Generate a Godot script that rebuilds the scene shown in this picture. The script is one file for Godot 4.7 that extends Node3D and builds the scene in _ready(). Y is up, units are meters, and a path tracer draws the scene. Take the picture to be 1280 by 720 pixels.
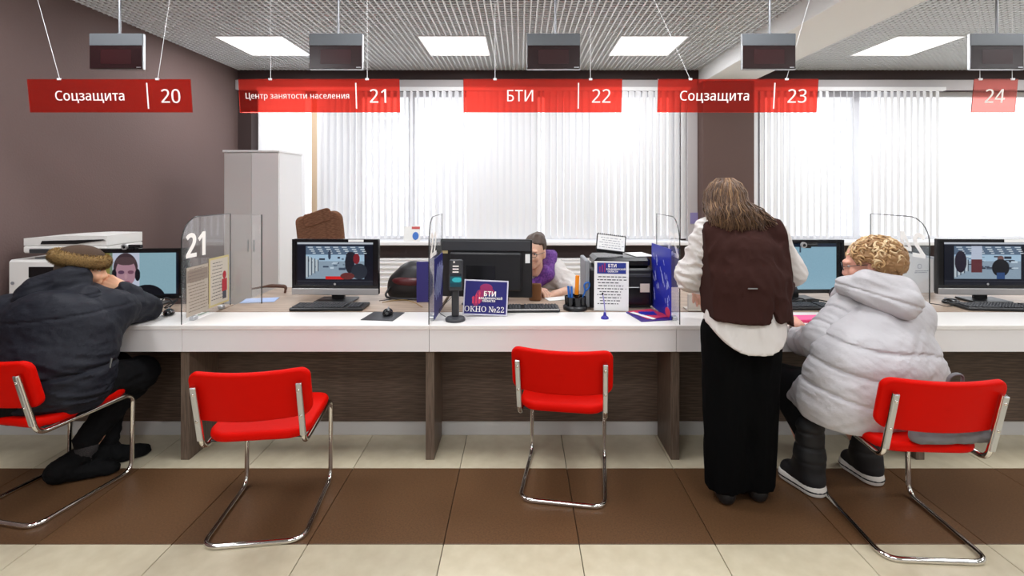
extends Node3D

func _ready() -> void:
	setup_view()
	setup_materials()
	lights()
	build_room()
	build_blind("white vertical blind across the long window behind windows 21 and 22", -3.28, 2.12, 0.945, 2.80, 6.27, [[-2.62, 32.0], [-2.5, 40.0], [-2.0, 50.0], [-1.2, 80.0], [-0.66, 64.0], [0.2, 24.0], [0.29, 70.0], [2.2, 27.0]], [[-2.70, -2.52]])
	build_blind("white vertical blind on the right window beside the brown column", 2.93, 5.32, 0.945, 2.80, 6.27, [[3.4, 27.0], [3.9, 36.0], [4.4, 58.0], [6.0, 30.0]], [])
	radiator(-1.5, 1.1, "white slatted radiator under the window behind window 21")
	radiator(0.45, 1.5, "white slatted radiator under the window behind the clerk")
	radiator(5.4, 1.4, "white slatted radiator under the right window")
	build_counter()
	hanging_sign(-2.73, 1.085, "Соцзащита", "20", 0.09, -0.132, "red hanging sign reading Соцзащита 20 in front of the brown wall", 3.32, false, [-0.22, 0.12])
	hanging_sign(-1.335, 1.07, "Центр занятости населения", "21", 0.0535, -0.146, "red hanging sign reading Центр занятости населения 21")
	hanging_sign(0.151, 1.055, "БТИ", "22", 0.105, -0.151, "red hanging sign reading БТИ 22 over the clerk")
	hanging_sign(1.449, 1.065, "Соцзащита", "23", 0.09, -0.154, "red hanging sign reading Соцзащита 23 over the standing woman", 3.32, false, [-0.36, 0.23])
	hanging_sign(3.16, 0.292, "", "24", 0.1, 0.0, "small red hanging sign reading only 24, window glare painted into its paler colour", 3.32, true)
	led_display(-2.655, "dark queue display on a pole nearest the brown left wall")
	led_display(-1.211, "dark queue display on a pole above the red sign numbered 21, left of the centre")
	led_display(0.221, "dark queue display on a pole above the sign reading БТИ over the clerk")
	led_display(1.637, "dark queue display on a pole above the head of the standing woman, beside the beam")
	led_display(3.137, "dark queue display on a pole above the small sign numbered 24")
	build_chairs()
	build_back_furniture()
	build_window20()
	build_window21()
	build_window22()
	build_window23()
	build_window24()
	build_people()

# ---------------------------------------------------------------- small tools
const FOC := 623.0
const EYE := 1.571
var taken := {}
var mats := {}

func W(px: float, py: float, z: float) -> Vector3:
	# the point at depth z behind a spot of the photograph
	return Vector3((px - 650.0) * z / FOC, EYE - (py - 236.0) * z / FOC, -z)

func numbered(called: String) -> String:
	if not taken.has(called):
		taken[called] = 0
		return called
	taken[called] += 1
	return "%s_%03d" % [called, taken[called]]

func tag(o: Node, label: String, category: String, group := "", kind := "") -> Node:
	o.set_meta("label", label)
	o.set_meta("category", category)
	if group: o.set_meta("group", group)
	if kind: o.set_meta("kind", kind)
	return o

func thing(called: String, label: String, category: String, at := Vector3.ZERO, turn := 0.0, group := "") -> Node3D:
	var o := Node3D.new()
	o.name = numbered(called)
	add_child(o)
	o.position = at
	o.rotation.y = turn
	tag(o, label, category, group)
	return o

func dup(root: Node3D, label: String, at: Vector3, turn := 0.0) -> Node3D:
	var r: Node3D = root.duplicate()
	r.name = numbered(str(root.name).rstrip("_0123456789"))
	add_child(r)
	r.position = at
	r.rotation.y = turn
	r.set_meta("label", label)
	return r

func part(parent: Node, called: String, shape, m: Material, at := Vector3.ZERO, rot := Vector3.ZERO) -> MeshInstance3D:
	var o := MeshInstance3D.new()
	o.name = called
	o.mesh = shape.done() if shape is Mb else shape
	o.material_override = null
	if o.mesh.get_surface_count():
		o.set_surface_override_material(0, m)
	o.position = at
	o.rotation = rot
	parent.add_child(o, true)
	return o

func single(called: String, shape, m: Material, label: String, category: String, at := Vector3.ZERO, rot := Vector3.ZERO, group := "") -> MeshInstance3D:
	var o := part(self, numbered(called), shape, m, at, rot)
	tag(o, label, category, group)
	return o

func struct(called: String, shape, m: Material) -> MeshInstance3D:
	var o := part(self, called, shape, m)
	o.set_meta("kind", "structure")
	return o

func mat(key: String, c: Color, rough := 0.6, metal := 0.0, spec := 0.5) -> StandardMaterial3D:
	if mats.has(key): return mats[key]
	var m := StandardMaterial3D.new()
	m.resource_name = key
	m.albedo_color = c
	m.roughness = rough
	m.metallic = metal
	m.metallic_specular = spec
	mats[key] = m
	return m

func c8(r: int, g: int, b: int) -> Color:
	return Color(r / 255.0, g / 255.0, b / 255.0)

func noise_tex(freq: float, size: int, lo: Color, hi: Color, oct := 4, sd := 1) -> NoiseTexture2D:
	var n := FastNoiseLite.new()
	n.noise_type = FastNoiseLite.TYPE_SIMPLEX_SMOOTH
	n.seed = sd
	n.frequency = freq
	n.fractal_octaves = oct
	var g := Gradient.new()
	g.set_color(0, lo)
	g.set_color(1, hi)
	var t := NoiseTexture2D.new()
	t.width = size
	t.height = size
	t.seamless = true
	t.noise = n
	t.color_ramp = g
	return t

func height_tex(freq: float, size := 256, oct := 3, cell := false, sd := 3) -> NoiseTexture2D:
	var n := FastNoiseLite.new()
	n.noise_type = FastNoiseLite.TYPE_CELLULAR if cell else FastNoiseLite.TYPE_SIMPLEX_SMOOTH
	n.seed = sd
	n.frequency = freq
	n.fractal_octaves = oct
	var t := NoiseTexture2D.new()
	t.width = size
	t.height = size
	t.seamless = true
	t.noise = n
	return t

func triplanar(m: StandardMaterial3D, scale: Vector3, world := false) -> StandardMaterial3D:
	m.uv1_triplanar = true
	m.uv1_world_triplanar = world
	m.uv1_scale = scale
	return m

func bump(m: StandardMaterial3D, t: Texture2D, cm: float) -> StandardMaterial3D:
	m.heightmap_enabled = true
	m.heightmap_texture = t
	m.heightmap_scale = cm
	return m

# ---------------------------------------------------------------- mesh maker
class Mb:
	var v := PackedVector3Array()
	var n := PackedVector3Array()
	var u := PackedVector2Array()
	var ix := PackedInt32Array()
	var xf := Transform3D()

	func put(p: Vector3, nr: Vector3, uv := Vector2.ZERO) -> int:
		v.append(xf * p)
		n.append((xf.basis * nr).normalized())
		u.append(uv)
		return v.size() - 1

	func face(a: int, b: int, c: int) -> void:
		# clockwise seen from where the normal points
		var g := (v[b] - v[a]).cross(v[c] - v[a])
		if g.dot(n[a] + n[b] + n[c]) > 0.0:
			ix.append(a); ix.append(c); ix.append(b)
		else:
			ix.append(a); ix.append(b); ix.append(c)

	func quad(a: Vector3, b: Vector3, c: Vector3, d: Vector3, nr: Vector3) -> void:
		var i := put(a, nr, Vector2(0, 0))
		put(b, nr, Vector2(1, 0)); put(c, nr, Vector2(1, 1)); put(d, nr, Vector2(0, 1))
		face(i, i + 1, i + 2); face(i, i + 2, i + 3)

	func tri(a: Vector3, b: Vector3, c: Vector3, nr: Vector3) -> void:
		var i := put(a, nr); put(b, nr); put(c, nr)
		face(i, i + 1, i + 2)

	func box(c: Vector3, s: Vector3, bev := 0.0, bs := Basis()) -> Mb:
		var h := s / 2.0
		bev = minf(bev, minf(h.x, minf(h.y, h.z)) * 0.9)
		var ax := [Vector3.RIGHT, Vector3.UP, Vector3.BACK]
		for a in 3:
			var b := (a + 1) % 3
			var e := (a + 2) % 3
			for sg in [-1.0, 1.0]:
				var nr: Vector3 = ax[a] * sg
				var q := []
				for st in [[-1, -1], [1, -1], [1, 1], [-1, 1]]:
					q.append(c + bs * (nr * h[a] + ax[b] * (st[0] * (h[b] - bev)) + ax[e] * (st[1] * (h[e] - bev))))
				quad(q[0], q[1], q[2], q[3], bs * nr)
		if bev > 0.0:
			for a in 3:
				var b := (a + 1) % 3
				var e := (a + 2) % 3
				for sb in [-1.0, 1.0]:
					for se in [-1.0, 1.0]:
						var p0: Vector3 = ax[b] * (sb * h[b]) + ax[e] * (se * (h[e] - bev))
						var p1: Vector3 = ax[b] * (sb * (h[b] - bev)) + ax[e] * (se * h[e])
						var l: Vector3 = ax[a] * (h[a] - bev)
						quad(c + bs * (p0 - l), c + bs * (p0 + l), c + bs * (p1 + l), c + bs * (p1 - l), bs * (ax[b] * sb + ax[e] * se).normalized())
			for sx in [-1.0, 1.0]:
				for sy in [-1.0, 1.0]:
					for sz in [-1.0, 1.0]:
						tri(c + bs * Vector3(sx * h.x, sy * (h.y - bev), sz * (h.z - bev)), c + bs * Vector3(sx * (h.x - bev), sy * h.y, sz * (h.z - bev)), c + bs * Vector3(sx * (h.x - bev), sy * (h.y - bev), sz * h.z), bs * Vector3(sx, sy, sz).normalized())
		return self

	func rows(pts: Array, ctr: Array, closed := true) -> void:
		# skin a list of rings (Arrays of Vector3); ctr holds a point inside each ring
		var r := pts.size()
		var k: int = pts[0].size()
		var base := v.size()
		for i in r:
			for j in k:
				var p: Vector3 = pts[i][j]
				var du: Vector3 = pts[i][(j + 1) % k if closed else mini(j + 1, k - 1)] - pts[i][(j - 1 + k) % k if closed else maxi(j - 1, 0)]
				var dv: Vector3 = pts[mini(i + 1, r - 1)][j] - pts[maxi(i - 1, 0)][j]
				var nr := du.cross(dv).normalized()
				if nr.dot(p - ctr[i]) < 0.0: nr = -nr
				if nr == Vector3.ZERO: nr = (p - ctr[i]).normalized()
				put(p, nr, Vector2(float(j) / k, float(i) / maxi(r - 1, 1)))
		for i in r - 1:
			for j in (k if closed else k - 1):
				var a := base + i * k + j
				var b := base + i * k + (j + 1) % k
				face(a, b, b + k); face(a, b + k, a + k)

	func tube(pts: Array, rad, sides := 8, caps := true, flat := 1.0) -> Mb:
		var rings := []
		var t0: Vector3 = (pts[1] - pts[0]).normalized()
		var x := t0.cross(Vector3.UP if absf(t0.y) < 0.9 else Vector3.RIGHT).normalized()
		for i in pts.size():
			var t: Vector3 = ((pts[mini(i + 1, pts.size() - 1)] - pts[maxi(i - 1, 0)]) as Vector3).normalized()
			x = (x - t * x.dot(t)).normalized()
			var y := t.cross(x)
			var r: float = rad[i] if rad is Array else rad
			var ring := []
			for j in sides:
				var a := TAU * j / sides
				ring.append(pts[i] + x * (cos(a) * r) + y * (sin(a) * r * flat))
			rings.append(ring)
		rows(rings, pts)
		if caps:
			for e in [0, pts.size() - 1]:
				var nr: Vector3 = (pts[0] - pts[1] if e == 0 else pts[-1] - pts[-2]).normalized()
				for j in range(1, sides - 1):
					tri(rings[e][0], rings[e][j], rings[e][j + 1], nr)
		return self

	func lathe(prof: Array, segs := 24, at := Vector3.ZERO, bs := Basis(), smooth := false) -> Mb:
		# profile of Vector2(radius, height), each stretch with its own normals
		if smooth:
			var rg := []
			var ct := []
			for p in prof:
				var ring := []
				for j in segs:
					var a := TAU * j / segs
					ring.append(at + bs * Vector3(cos(a) * p.x, p.y, sin(a) * p.x))
				rg.append(ring)
				ct.append(at + bs * Vector3(0, (prof[0].y + prof[-1].y) / 2.0, 0))
			rows(rg, ct)
			return self
		for i in prof.size() - 1:
			var p: Vector2 = prof[i]
			var q: Vector2 = prof[i + 1]
			var d := (q - p).normalized()
			var b0 := v.size()
			for j in segs + 1:
				var a := TAU * j / segs
				var nr := bs * Vector3(cos(a) * d.y, -d.x, sin(a) * d.y)
				put(at + bs * Vector3(cos(a) * p.x, p.y, sin(a) * p.x), nr, Vector2(float(j) / segs, 0))
				put(at + bs * Vector3(cos(a) * q.x, q.y, sin(a) * q.x), nr, Vector2(float(j) / segs, 1))
			for j in segs:
				var a := b0 + j * 2
				face(a, a + 1, a + 3); face(a, a + 3, a + 2)
		return self

	func ball(c: Vector3, r: Vector3, segs := 12, bs := Basis()) -> Mb:
		var b0 := v.size()
		var half := segs / 2
		for i in half + 1:
			for j in segs + 1:
				var t := PI * i / half
				var a := TAU * j / segs
				var d := Vector3(sin(t) * cos(a), cos(t), sin(t) * sin(a))
				put(c + bs * (d * r), bs * (d / r).normalized(), Vector2(float(j) / segs, float(i) / half))
		for i in half:
			for j in segs:
				var a := b0 + i * (segs + 1) + j
				face(a, a + 1, a + segs + 2); face(a, a + segs + 2, a + segs + 1)
		return self

	func prism(poly: PackedVector2Array, z0: float, z1: float) -> Mb:
		# polygon in the xy plane pulled from z0 to z1
		var t := Geometry2D.triangulate_polygon(poly)
		for e in [[z0, Vector3.FORWARD], [z1, Vector3.BACK]]:
			if e[0] == z1 and z1 < z0: continue
			var b0 := v.size()
			for p in poly: put(Vector3(p.x, p.y, e[0]), e[1], p)
			for i in range(0, t.size(), 3): face(b0 + t[i], b0 + t[i + 1], b0 + t[i + 2])
		var cw := Geometry2D.is_polygon_clockwise(poly)
		for i in poly.size():
			var p := poly[i]
			var q := poly[(i + 1) % poly.size()]
			var d := (q - p).normalized()
			var nr := Vector3(d.y, -d.x, 0) * (-1.0 if cw else 1.0)
			quad(Vector3(p.x, p.y, z0), Vector3(q.x, q.y, z0), Vector3(q.x, q.y, z1), Vector3(p.x, p.y, z1), nr)
		return self

	static func rounded(w: float, h: float, r: float, per := 6) -> PackedVector2Array:
		var o := PackedVector2Array()
		r = clampf(r, 0.0005, minf(w, h) / 2.0 - 0.0001)
		for q in 4:
			var cx := (w / 2.0 - r) * (1.0 if q == 0 or q == 3 else -1.0)
			var cy := (h / 2.0 - r) * (1.0 if q < 2 else -1.0)
			for i in per + 1:
				var a := PI / 2.0 * (q + float(i) / per)
				o.append(Vector2(cx + cos(a) * r, cy + sin(a) * r))
			# points along the straight side, so that it can bend
			var nq := (q + 1) % 4
			var ex := (w / 2.0 - r) * (1.0 if nq == 0 or nq == 3 else -1.0)
			var ey := (h / 2.0 - r) * (1.0 if nq < 2 else -1.0)
			var a2 := PI / 2.0 * (q + 1)
			var s := Vector2(cx + cos(a2) * r, cy + sin(a2) * r)
			var e := Vector2(ex + cos(a2) * r, ey + sin(a2) * r)
			for i in range(1, 6): o.append(s.lerp(e, i / 6.0))
		return o

	func pad(w: float, h: float, t: float, r: float, er: float, bend: Callable, belly := 0.0) -> Mb:
		# cushion in the xy plane, thickness along z, rounded rim, bent by a function of its points
		var rings := []
		var ctr := []
		var steps := [[1.0, t / 2.0 - er, 0.0]]
		var seq := []
		for f in [0.02, 0.2, 0.4, 0.6, 0.8]: seq.append([f, 1.0])
		for i in 7:
			var a := PI / 2.0 - PI * i / 6.0
			seq.append([-1.0, a])
		for f in [0.8, 0.6, 0.4, 0.2, 0.02]: seq.append([f, -1.0])
		for s in seq:
			var ring := []
			var sc: float = s[0]
			var z: float
			var ins: float
			if sc < 0.0:
				ins = er * (1.0 - cos(s[1]))
				z = (t / 2.0 - er) * signf(s[1] if absf(s[1]) > 0.01 else 1.0) * (1.0 if absf(s[1]) > 0.01 else 0.0) + er * sin(s[1])
				sc = 1.0
			else:
				ins = er
				z = s[1] * (t / 2.0 + belly * (1.0 - sc * sc))
			var o := rounded(w - 2 * ins, h - 2 * ins, r - ins)
			for p in o: ring.append(bend.call(Vector3(p.x * sc, p.y * sc, z)))
			rings.append(ring)
			ctr.append(bend.call(Vector3.ZERO))
		rows(rings, ctr)
		return self

	func add(o: Dictionary, t := Transform3D()) -> Mb:
		# another mesh's arrays
		var b0 := v.size()
		for i in o.v.size():
			put(t * o.v[i], t.basis * o.n[i])
		for i in o.ix: ix.append(b0 + i)
		return self

	func done() -> ArrayMesh:
		var m := ArrayMesh.new()
		if v.is_empty(): return m
		var a := []
		a.resize(Mesh.ARRAY_MAX)
		a[Mesh.ARRAY_VERTEX] = v
		a[Mesh.ARRAY_NORMAL] = n
		a[Mesh.ARRAY_TEX_UV] = u
		a[Mesh.ARRAY_INDEX] = ix
		m.add_surface_from_arrays(Mesh.PRIMITIVE_TRIANGLES, a)
		return m

# smooth path through corner points, each corner rounded with its own radius
func bent(corners: Array, radius: Array, steps := 5) -> Array:
	var o := [corners[0]]
	for i in range(1, corners.size() - 1):
		var p: Vector3 = corners[i]
		var a: Vector3 = (corners[i - 1] - p)
		var b: Vector3 = (corners[i + 1] - p)
		var r: float = minf(radius[i - 1], minf(a.length(), b.length()) * 0.49)
		var s := p + a.normalized() * r
		var e := p + b.normalized() * r
		for k in steps + 1:
			var t := float(k) / steps
			o.append(s.lerp(p, t).lerp(p.lerp(e, t), t))
	o.append(corners[-1])
	return o

# ---------------------------------------------------------------- distance fields for bodies and cloth
class Fld:
	var lo: Vector3
	var c: float
	var k: float
	var cut: float
	var nx: int
	var ny: int
	var nz: int
	var s: PackedFloat32Array

	func _init(a: Vector3, b: Vector3, cell: float, kk := 45.0, cc := 0.07) -> void:
		lo = a; c = cell; k = kk; cut = cc
		nx = int((b.x - a.x) / c) + 2
		ny = int((b.y - a.y) / c) + 2
		nz = int((b.z - a.z) / c) + 2
		s = PackedFloat32Array()
		s.resize(nx * ny * nz)

	func cap(a: Vector3, b: Vector3, ra: float, rb: float, side := Vector3.ZERO, wide := 1.0) -> Fld:
		var m := maxf(ra, rb) * wide + cut
		var p0 := a.min(b) - Vector3.ONE * m - lo
		var p1 := a.max(b) + Vector3.ONE * m - lo
		var q := 1.0 - 1.0 / wide
		var ab := b - a
		if wide != 1.0: ab -= side * (ab.dot(side) * q)
		var l2 := maxf(ab.length_squared(), 1e-9)
		for z in range(maxi(0, int(p0.z / c)), mini(nz, int(p1.z / c) + 1)):
			for y in range(maxi(0, int(p0.y / c)), mini(ny, int(p1.y / c) + 1)):
				var i0 := (z * ny + y) * nx
				for x in range(maxi(0, int(p0.x / c)), mini(nx, int(p1.x / c) + 1)):
					var p := lo + Vector3(x, y, z) * c - a
					if wide != 1.0: p -= side * (p.dot(side) * q)
					var t := clampf(p.dot(ab) / l2, 0.0, 1.0)
					var d := (p - ab * t).length() - ra - (rb - ra) * t
					if d < cut: s[i0 + x] += exp(-k * d)
		return self

	func ell(ctr: Vector3, r: Vector3, bs := Basis()) -> Fld:
		var rm := maxf(r.x, maxf(r.y, r.z))
		var rn := minf(r.x, minf(r.y, r.z))
		var m := Vector3.ONE * (rm + cut)
		var p0 := ctr - m - lo
		var p1 := ctr + m - lo
		var inv := bs.transposed()
		for z in range(maxi(0, int(p0.z / c)), mini(nz, int(p1.z / c) + 1)):
			for y in range(maxi(0, int(p0.y / c)), mini(ny, int(p1.y / c) + 1)):
				var i0 := (z * ny + y) * nx
				for x in range(maxi(0, int(p0.x / c)), mini(nx, int(p1.x / c) + 1)):
					var p := inv * (lo + Vector3(x, y, z) * c - ctr)
					var e := (p / r).length()
					var g := (p / (r * r)).length()
					var d := e * (e - 1.0) / maxf(g, 1e-5) if e > 0.3 else -rn * 0.7
					if d < cut: s[i0 + x] += exp(-k * d)
		return self

	func arrays(warp = null) -> Dictionary:
		var d := PackedFloat32Array()
		d.resize(s.size())
		var ins := PackedByteArray()
		ins.resize(s.size())
		var near := c * 3.0 + 0.02
		var i := 0
		for z in nz:
			for y in ny:
				for x in nx:
					var q := s[i]
					var w := 0.1
					if q > 1e-6:
						w = -log(q) / k
						if warp != null and absf(w) < near:
							w = warp.call(lo + Vector3(x, y, z) * c, w)
						elif warp != null and w < 0.0:
							w = warp.call(lo + Vector3(x, y, z) * c, w)
					d[i] = w
					if w < 0.0: ins[i] = 1
					i += 1
		var id := PackedInt32Array()
		id.resize(s.size())
		id.fill(-1)
		var vs := PackedVector3Array()
		var ns := PackedVector3Array()
		var ix := PackedInt32Array()
		var sx := 1
		var sy := nx
		var sz := nx * ny
		var off := [0, sx, sy, sx + sy, sz, sx + sz, sy + sz, sx + sy + sz]
		var edges := [[0, 1], [2, 3], [4, 5], [6, 7], [0, 2], [1, 3], [4, 6], [5, 7], [0, 4], [1, 5], [2, 6], [3, 7]]
		for z in nz - 1:
			for y in ny - 1:
				var b := (z * ny + y) * nx
				for x in nx - 1:
					var o := b + x
					var t := ins[o] + ins[o + 1] + ins[o + sy] + ins[o + sy + 1] + ins[o + sz] + ins[o + sz + 1] + ins[o + sz + sy] + ins[o + sz + sy + 1]
					if t == 0 or t == 8: continue
					var p := Vector3.ZERO
					var cnt := 0
					for e in edges:
						var a0: int = e[0]
						var a1: int = e[1]
						var d0 := d[o + off[a0]]
						var d1 := d[o + off[a1]]
						if (d0 < 0.0) != (d1 < 0.0):
							var f := d0 / (d0 - d1)
							p += Vector3(a0 & 1, (a0 >> 1) & 1, a0 >> 2).lerp(Vector3(a1 & 1, (a1 >> 1) & 1, a1 >> 2), f)
							cnt += 1
					p /= cnt
					var g := Vector3(d[o + 1] - d[o] + d[o + sy + 1] - d[o + sy] + d[o + sz + 1] - d[o + sz] + d[o + sz + sy + 1] - d[o + sz + sy],
						d[o + sy] - d[o] + d[o + sy + 1] - d[o + 1] + d[o + sz + sy] - d[o + sz] + d[o + sz + sy + 1] - d[o + sz + 1],
						d[o + sz] - d[o] + d[o + sz + 1] - d[o + 1] + d[o + sz + sy] - d[o + sy] + d[o + sz + sy + 1] - d[o + sy + 1])
					id[o] = vs.size()
					vs.append(lo + (Vector3(x, y, z) + p) * c)
					ns.append(g.normalized())
		for z in range(1, nz - 1):
			for y in range(1, ny - 1):
				var b := (z * ny + y) * nx
				for x in range(1, nx - 1):
					var o := b + x
					var a := ins[o]
					for ax in 3:
						var st: int = [sx, sy, sz][ax]
						if ins[o + st] == a: continue
						var u: int = [sy, sz, sx][ax]
						var w: int = [sz, sx, sy][ax]
						var q := [id[o], id[o - u], id[o - u - w], id[o - w]]
						if q.min() < 0: continue
						# the ring runs anticlockwise about the axis; Godot wants clockwise faces
						if a == 1: q.reverse()
						ix.append(q[0]); ix.append(q[2]); ix.append(q[1])
						ix.append(q[0]); ix.append(q[3]); ix.append(q[2])
		# smoother normals than those of single cells
		for e in range(0, ix.size(), 3):
			var gn := (vs[ix[e + 2]] - vs[ix[e]]).cross(vs[ix[e + 1]] - vs[ix[e]])
			if gn.dot(ns[ix[e]]) < 0.0:
				var sw := ix[e + 1]
				ix[e + 1] = ix[e + 2]
				ix[e + 2] = sw
		return {"v": vs, "n": ns, "ix": ix}
# ---------------------------------------------------------------- camera, sky, lights
const WL := -3.6        # left wall
const WR := 9.0         # right wall
const ZB := 6.36        # depth of the window wall
const ZF := 5.0         # wall behind the viewer, at z = +5
const HC := 3.083       # underside of the lattice ceiling
const TOP := 0.787      # counter height
const BAYS := [-3.36, -1.941, -0.5215, 0.899, 2.319, 3.74]
const LED_E := 2.6
const SKY_L := 1.95

func setup_view() -> void:
	var cam := Camera3D.new()
	cam.name = "camera"
	cam.near = 0.05
	cam.far = 100.0
	cam.projection = Camera3D.PROJECTION_FRUSTUM
	cam.size = 2.0 * cam.near * 360.0 / FOC
	cam.frustum_offset = Vector2(-10.0, -124.0) / FOC * cam.near
	cam.position = Vector3(0, EYE, 0)
	add_child(cam)
	cam.current = true
	var sky := ProceduralSkyMaterial.new()
	sky.sky_top_color = Color(0.93, 0.96, 1.0)
	sky.sky_horizon_color = Color(1.0, 1.0, 1.0)
	sky.ground_bottom_color = Color(0.9, 0.9, 0.92)
	sky.ground_horizon_color = Color(0.98, 0.98, 1.0)
	var e := Environment.new()
	e.background_mode = Environment.BG_SKY
	e.sky = Sky.new()
	e.sky.sky_material = sky
	e.background_energy_multiplier = SKY_L
	e.tonemap_mode = Environment.TONE_MAPPER_LINEAR
	e.tonemap_exposure = 1.0
	e.sdfgi_enabled = true
	e.ssao_enabled = true
	e.ssil_enabled = true
	var we := WorldEnvironment.new()
	we.name = "environment"
	we.environment = e
	add_child(we)

var M := {}

func setup_materials() -> void:
	M.wall = mat("brown_wall_paint", c8(103, 83, 79), 0.75)
	bump(triplanar(M.wall, Vector3.ONE * 2.2, true), height_tex(0.09, 256, 3), 0.12)
	M.head = mat("window_head_paint", c8(196, 190, 190), 0.7)
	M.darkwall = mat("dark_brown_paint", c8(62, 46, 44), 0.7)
	M.white = mat("white_paint", c8(238, 236, 236), 0.55)
	M.beam = mat("beam_paint", c8(250, 250, 250), 0.7)
	M.slab = mat("plenum_paint", c8(84, 86, 90), 0.9)
	M.lattice = mat("lattice_metal", c8(246, 250, 254), 0.35)
	M.room = mat("far_room_paint", c8(240, 238, 235), 0.8)
	M.beige = mat("beige_frame", c8(222, 196, 164), 0.6)
	M.pvc = mat("white_plastic_frame", c8(244, 244, 246), 0.35)
	M.slat = mat("blind_fabric", c8(246, 246, 247), 0.8)
	M.slat.backlight_enabled = true
	M.slat.backlight = Color(0.5, 0.5, 0.51)
	bump(triplanar(M.slat, Vector3(6, 6, 6)), height_tex(0.2, 128, 2), 0.02)
	M.pane = mat("window_glass", Color(1, 1, 1, 0.03), 0.02)
	M.pane.transparency = BaseMaterial3D.TRANSPARENCY_ALPHA
	M.acrylic = mat("clear_acrylic", Color(0.97, 1.0, 1.0, 0.05), 0.02)
	M.acrylic.transparency = BaseMaterial3D.TRANSPARENCY_ALPHA
	M.edge = mat("acrylic_edge", Color(0.12, 0.14, 0.14, 0.65), 0.2)
	M.edge.transparency = BaseMaterial3D.TRANSPARENCY_ALPHA
	M.red_acrylic = mat("red_acrylic", Color(0.99, 0.3, 0.25, 0.08), 0.06)
	M.red_acrylic.transparency = BaseMaterial3D.TRANSPARENCY_ALPHA
	M.red_acrylic.refraction_enabled = true
	M.red_acrylic.refraction_scale = 0.03
	M.glare_tint_acrylic = mat("glare_tint_red_acrylic", Color(0.98, 0.58, 0.55, 0.08), 0.06)  # paler base colour paints in the glare of the window behind the sign
	M.glare_tint_acrylic.transparency = BaseMaterial3D.TRANSPARENCY_ALPHA
	M.glare_tint_acrylic.refraction_enabled = true
	M.glare_tint_acrylic.refraction_scale = 0.03
	M.letter = mat("white_lettering", c8(255, 250, 244), 0.5)
	for i in 4:
		var f := 0.965 + 0.02 * i
		M["tile%d" % i] = mat("beige_tile_%d" % i, Color(0.815 * f, 0.775 * f, 0.675 * f), 0.3)
		M["brown%d" % i] = mat("brown_tile_%d" % i, Color(0.445 * f, 0.322 * f, 0.215 * f), 0.42)
	var tt := noise_tex(0.02, 512, Color(0.93, 0.92, 0.9), Color(1, 1, 1), 5, 4)
	var bt := noise_tex(0.12, 512, Color(0.74, 0.72, 0.7), Color(1, 1, 1), 4, 9)
	for i in 4:
		M["tile%d" % i].albedo_texture = tt
		triplanar(M["tile%d" % i], Vector3.ONE * 0.9, true)
		M["brown%d" % i].albedo_texture = bt
		triplanar(M["brown%d" % i], Vector3.ONE * 1.4, true)
	M.grout = mat("grout", c8(70, 60, 52), 0.9)
	M.counter = mat("white_laminate", c8(240, 236, 232), 0.3)
	M.apron = mat("counter_apron_laminate", c8(240, 237, 237), 0.42)
	M.wood = mat("dark_wood_laminate", Color(1, 1, 1), 0.5)
	M.wood.albedo_texture = noise_tex(0.012, 512, c8(64, 50, 41), c8(112, 92, 78), 5, 21)
	triplanar(M.wood, Vector3(0.9, 16, 9), true)
	M.woodup = mat("dark_wood_upright", Color(1, 1, 1), 0.5)
	M.woodup.albedo_texture = noise_tex(0.012, 512, c8(80, 66, 55), c8(124, 106, 92), 5, 22)
	triplanar(M.woodup, Vector3(14, 0.9, 14), true)
	M.kick = mat("grey_kickboard", c8(200, 198, 195), 0.45)
	M.desk = mat("desk_laminate", Color(1, 1, 1), 0.4)
	M.desk.albedo_texture = noise_tex(0.012, 256, c8(158, 136, 118), c8(190, 170, 152), 4, 23)
	triplanar(M.desk, Vector3(1.0, 8, 8), true)
	M.chrome = mat("chrome", c8(225, 222, 218), 0.1, 1.0)
	M.steel = mat("brushed_steel", c8(190, 192, 195), 0.3, 0.9)
	M.greymetal = mat("grey_metal_tube", c8(140, 142, 146), 0.35, 0.5)
	M.red = mat("red_vinyl", c8(206, 12, 2), 0.5, 0.0, 0.18)
	bump(triplanar(M.red, Vector3.ONE * 9.0), height_tex(0.15, 256, 2, true), 0.03)
	M.black = mat("black_plastic", c8(26, 26, 28), 0.4)
	M.gloss = mat("gloss_black_plastic", c8(18, 18, 21), 0.2)
	M.dark = mat("charcoal_plastic", c8(52, 53, 57), 0.45)
	M.silver = mat("silver_plastic", c8(170, 168, 168), 0.35, 0.3)
	M.officewhite = mat("office_white_plastic", c8(232, 230, 226), 0.45)
	M.greyplastic = mat("grey_plastic", c8(140, 142, 146), 0.5)
	M.paper = mat("white_paper", c8(242, 242, 240), 0.8)
	M.ink = mat("printed_ink", c8(70, 70, 78), 0.8)
	M.cable = mat("black_cable", c8(22, 22, 24), 0.6)

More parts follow.
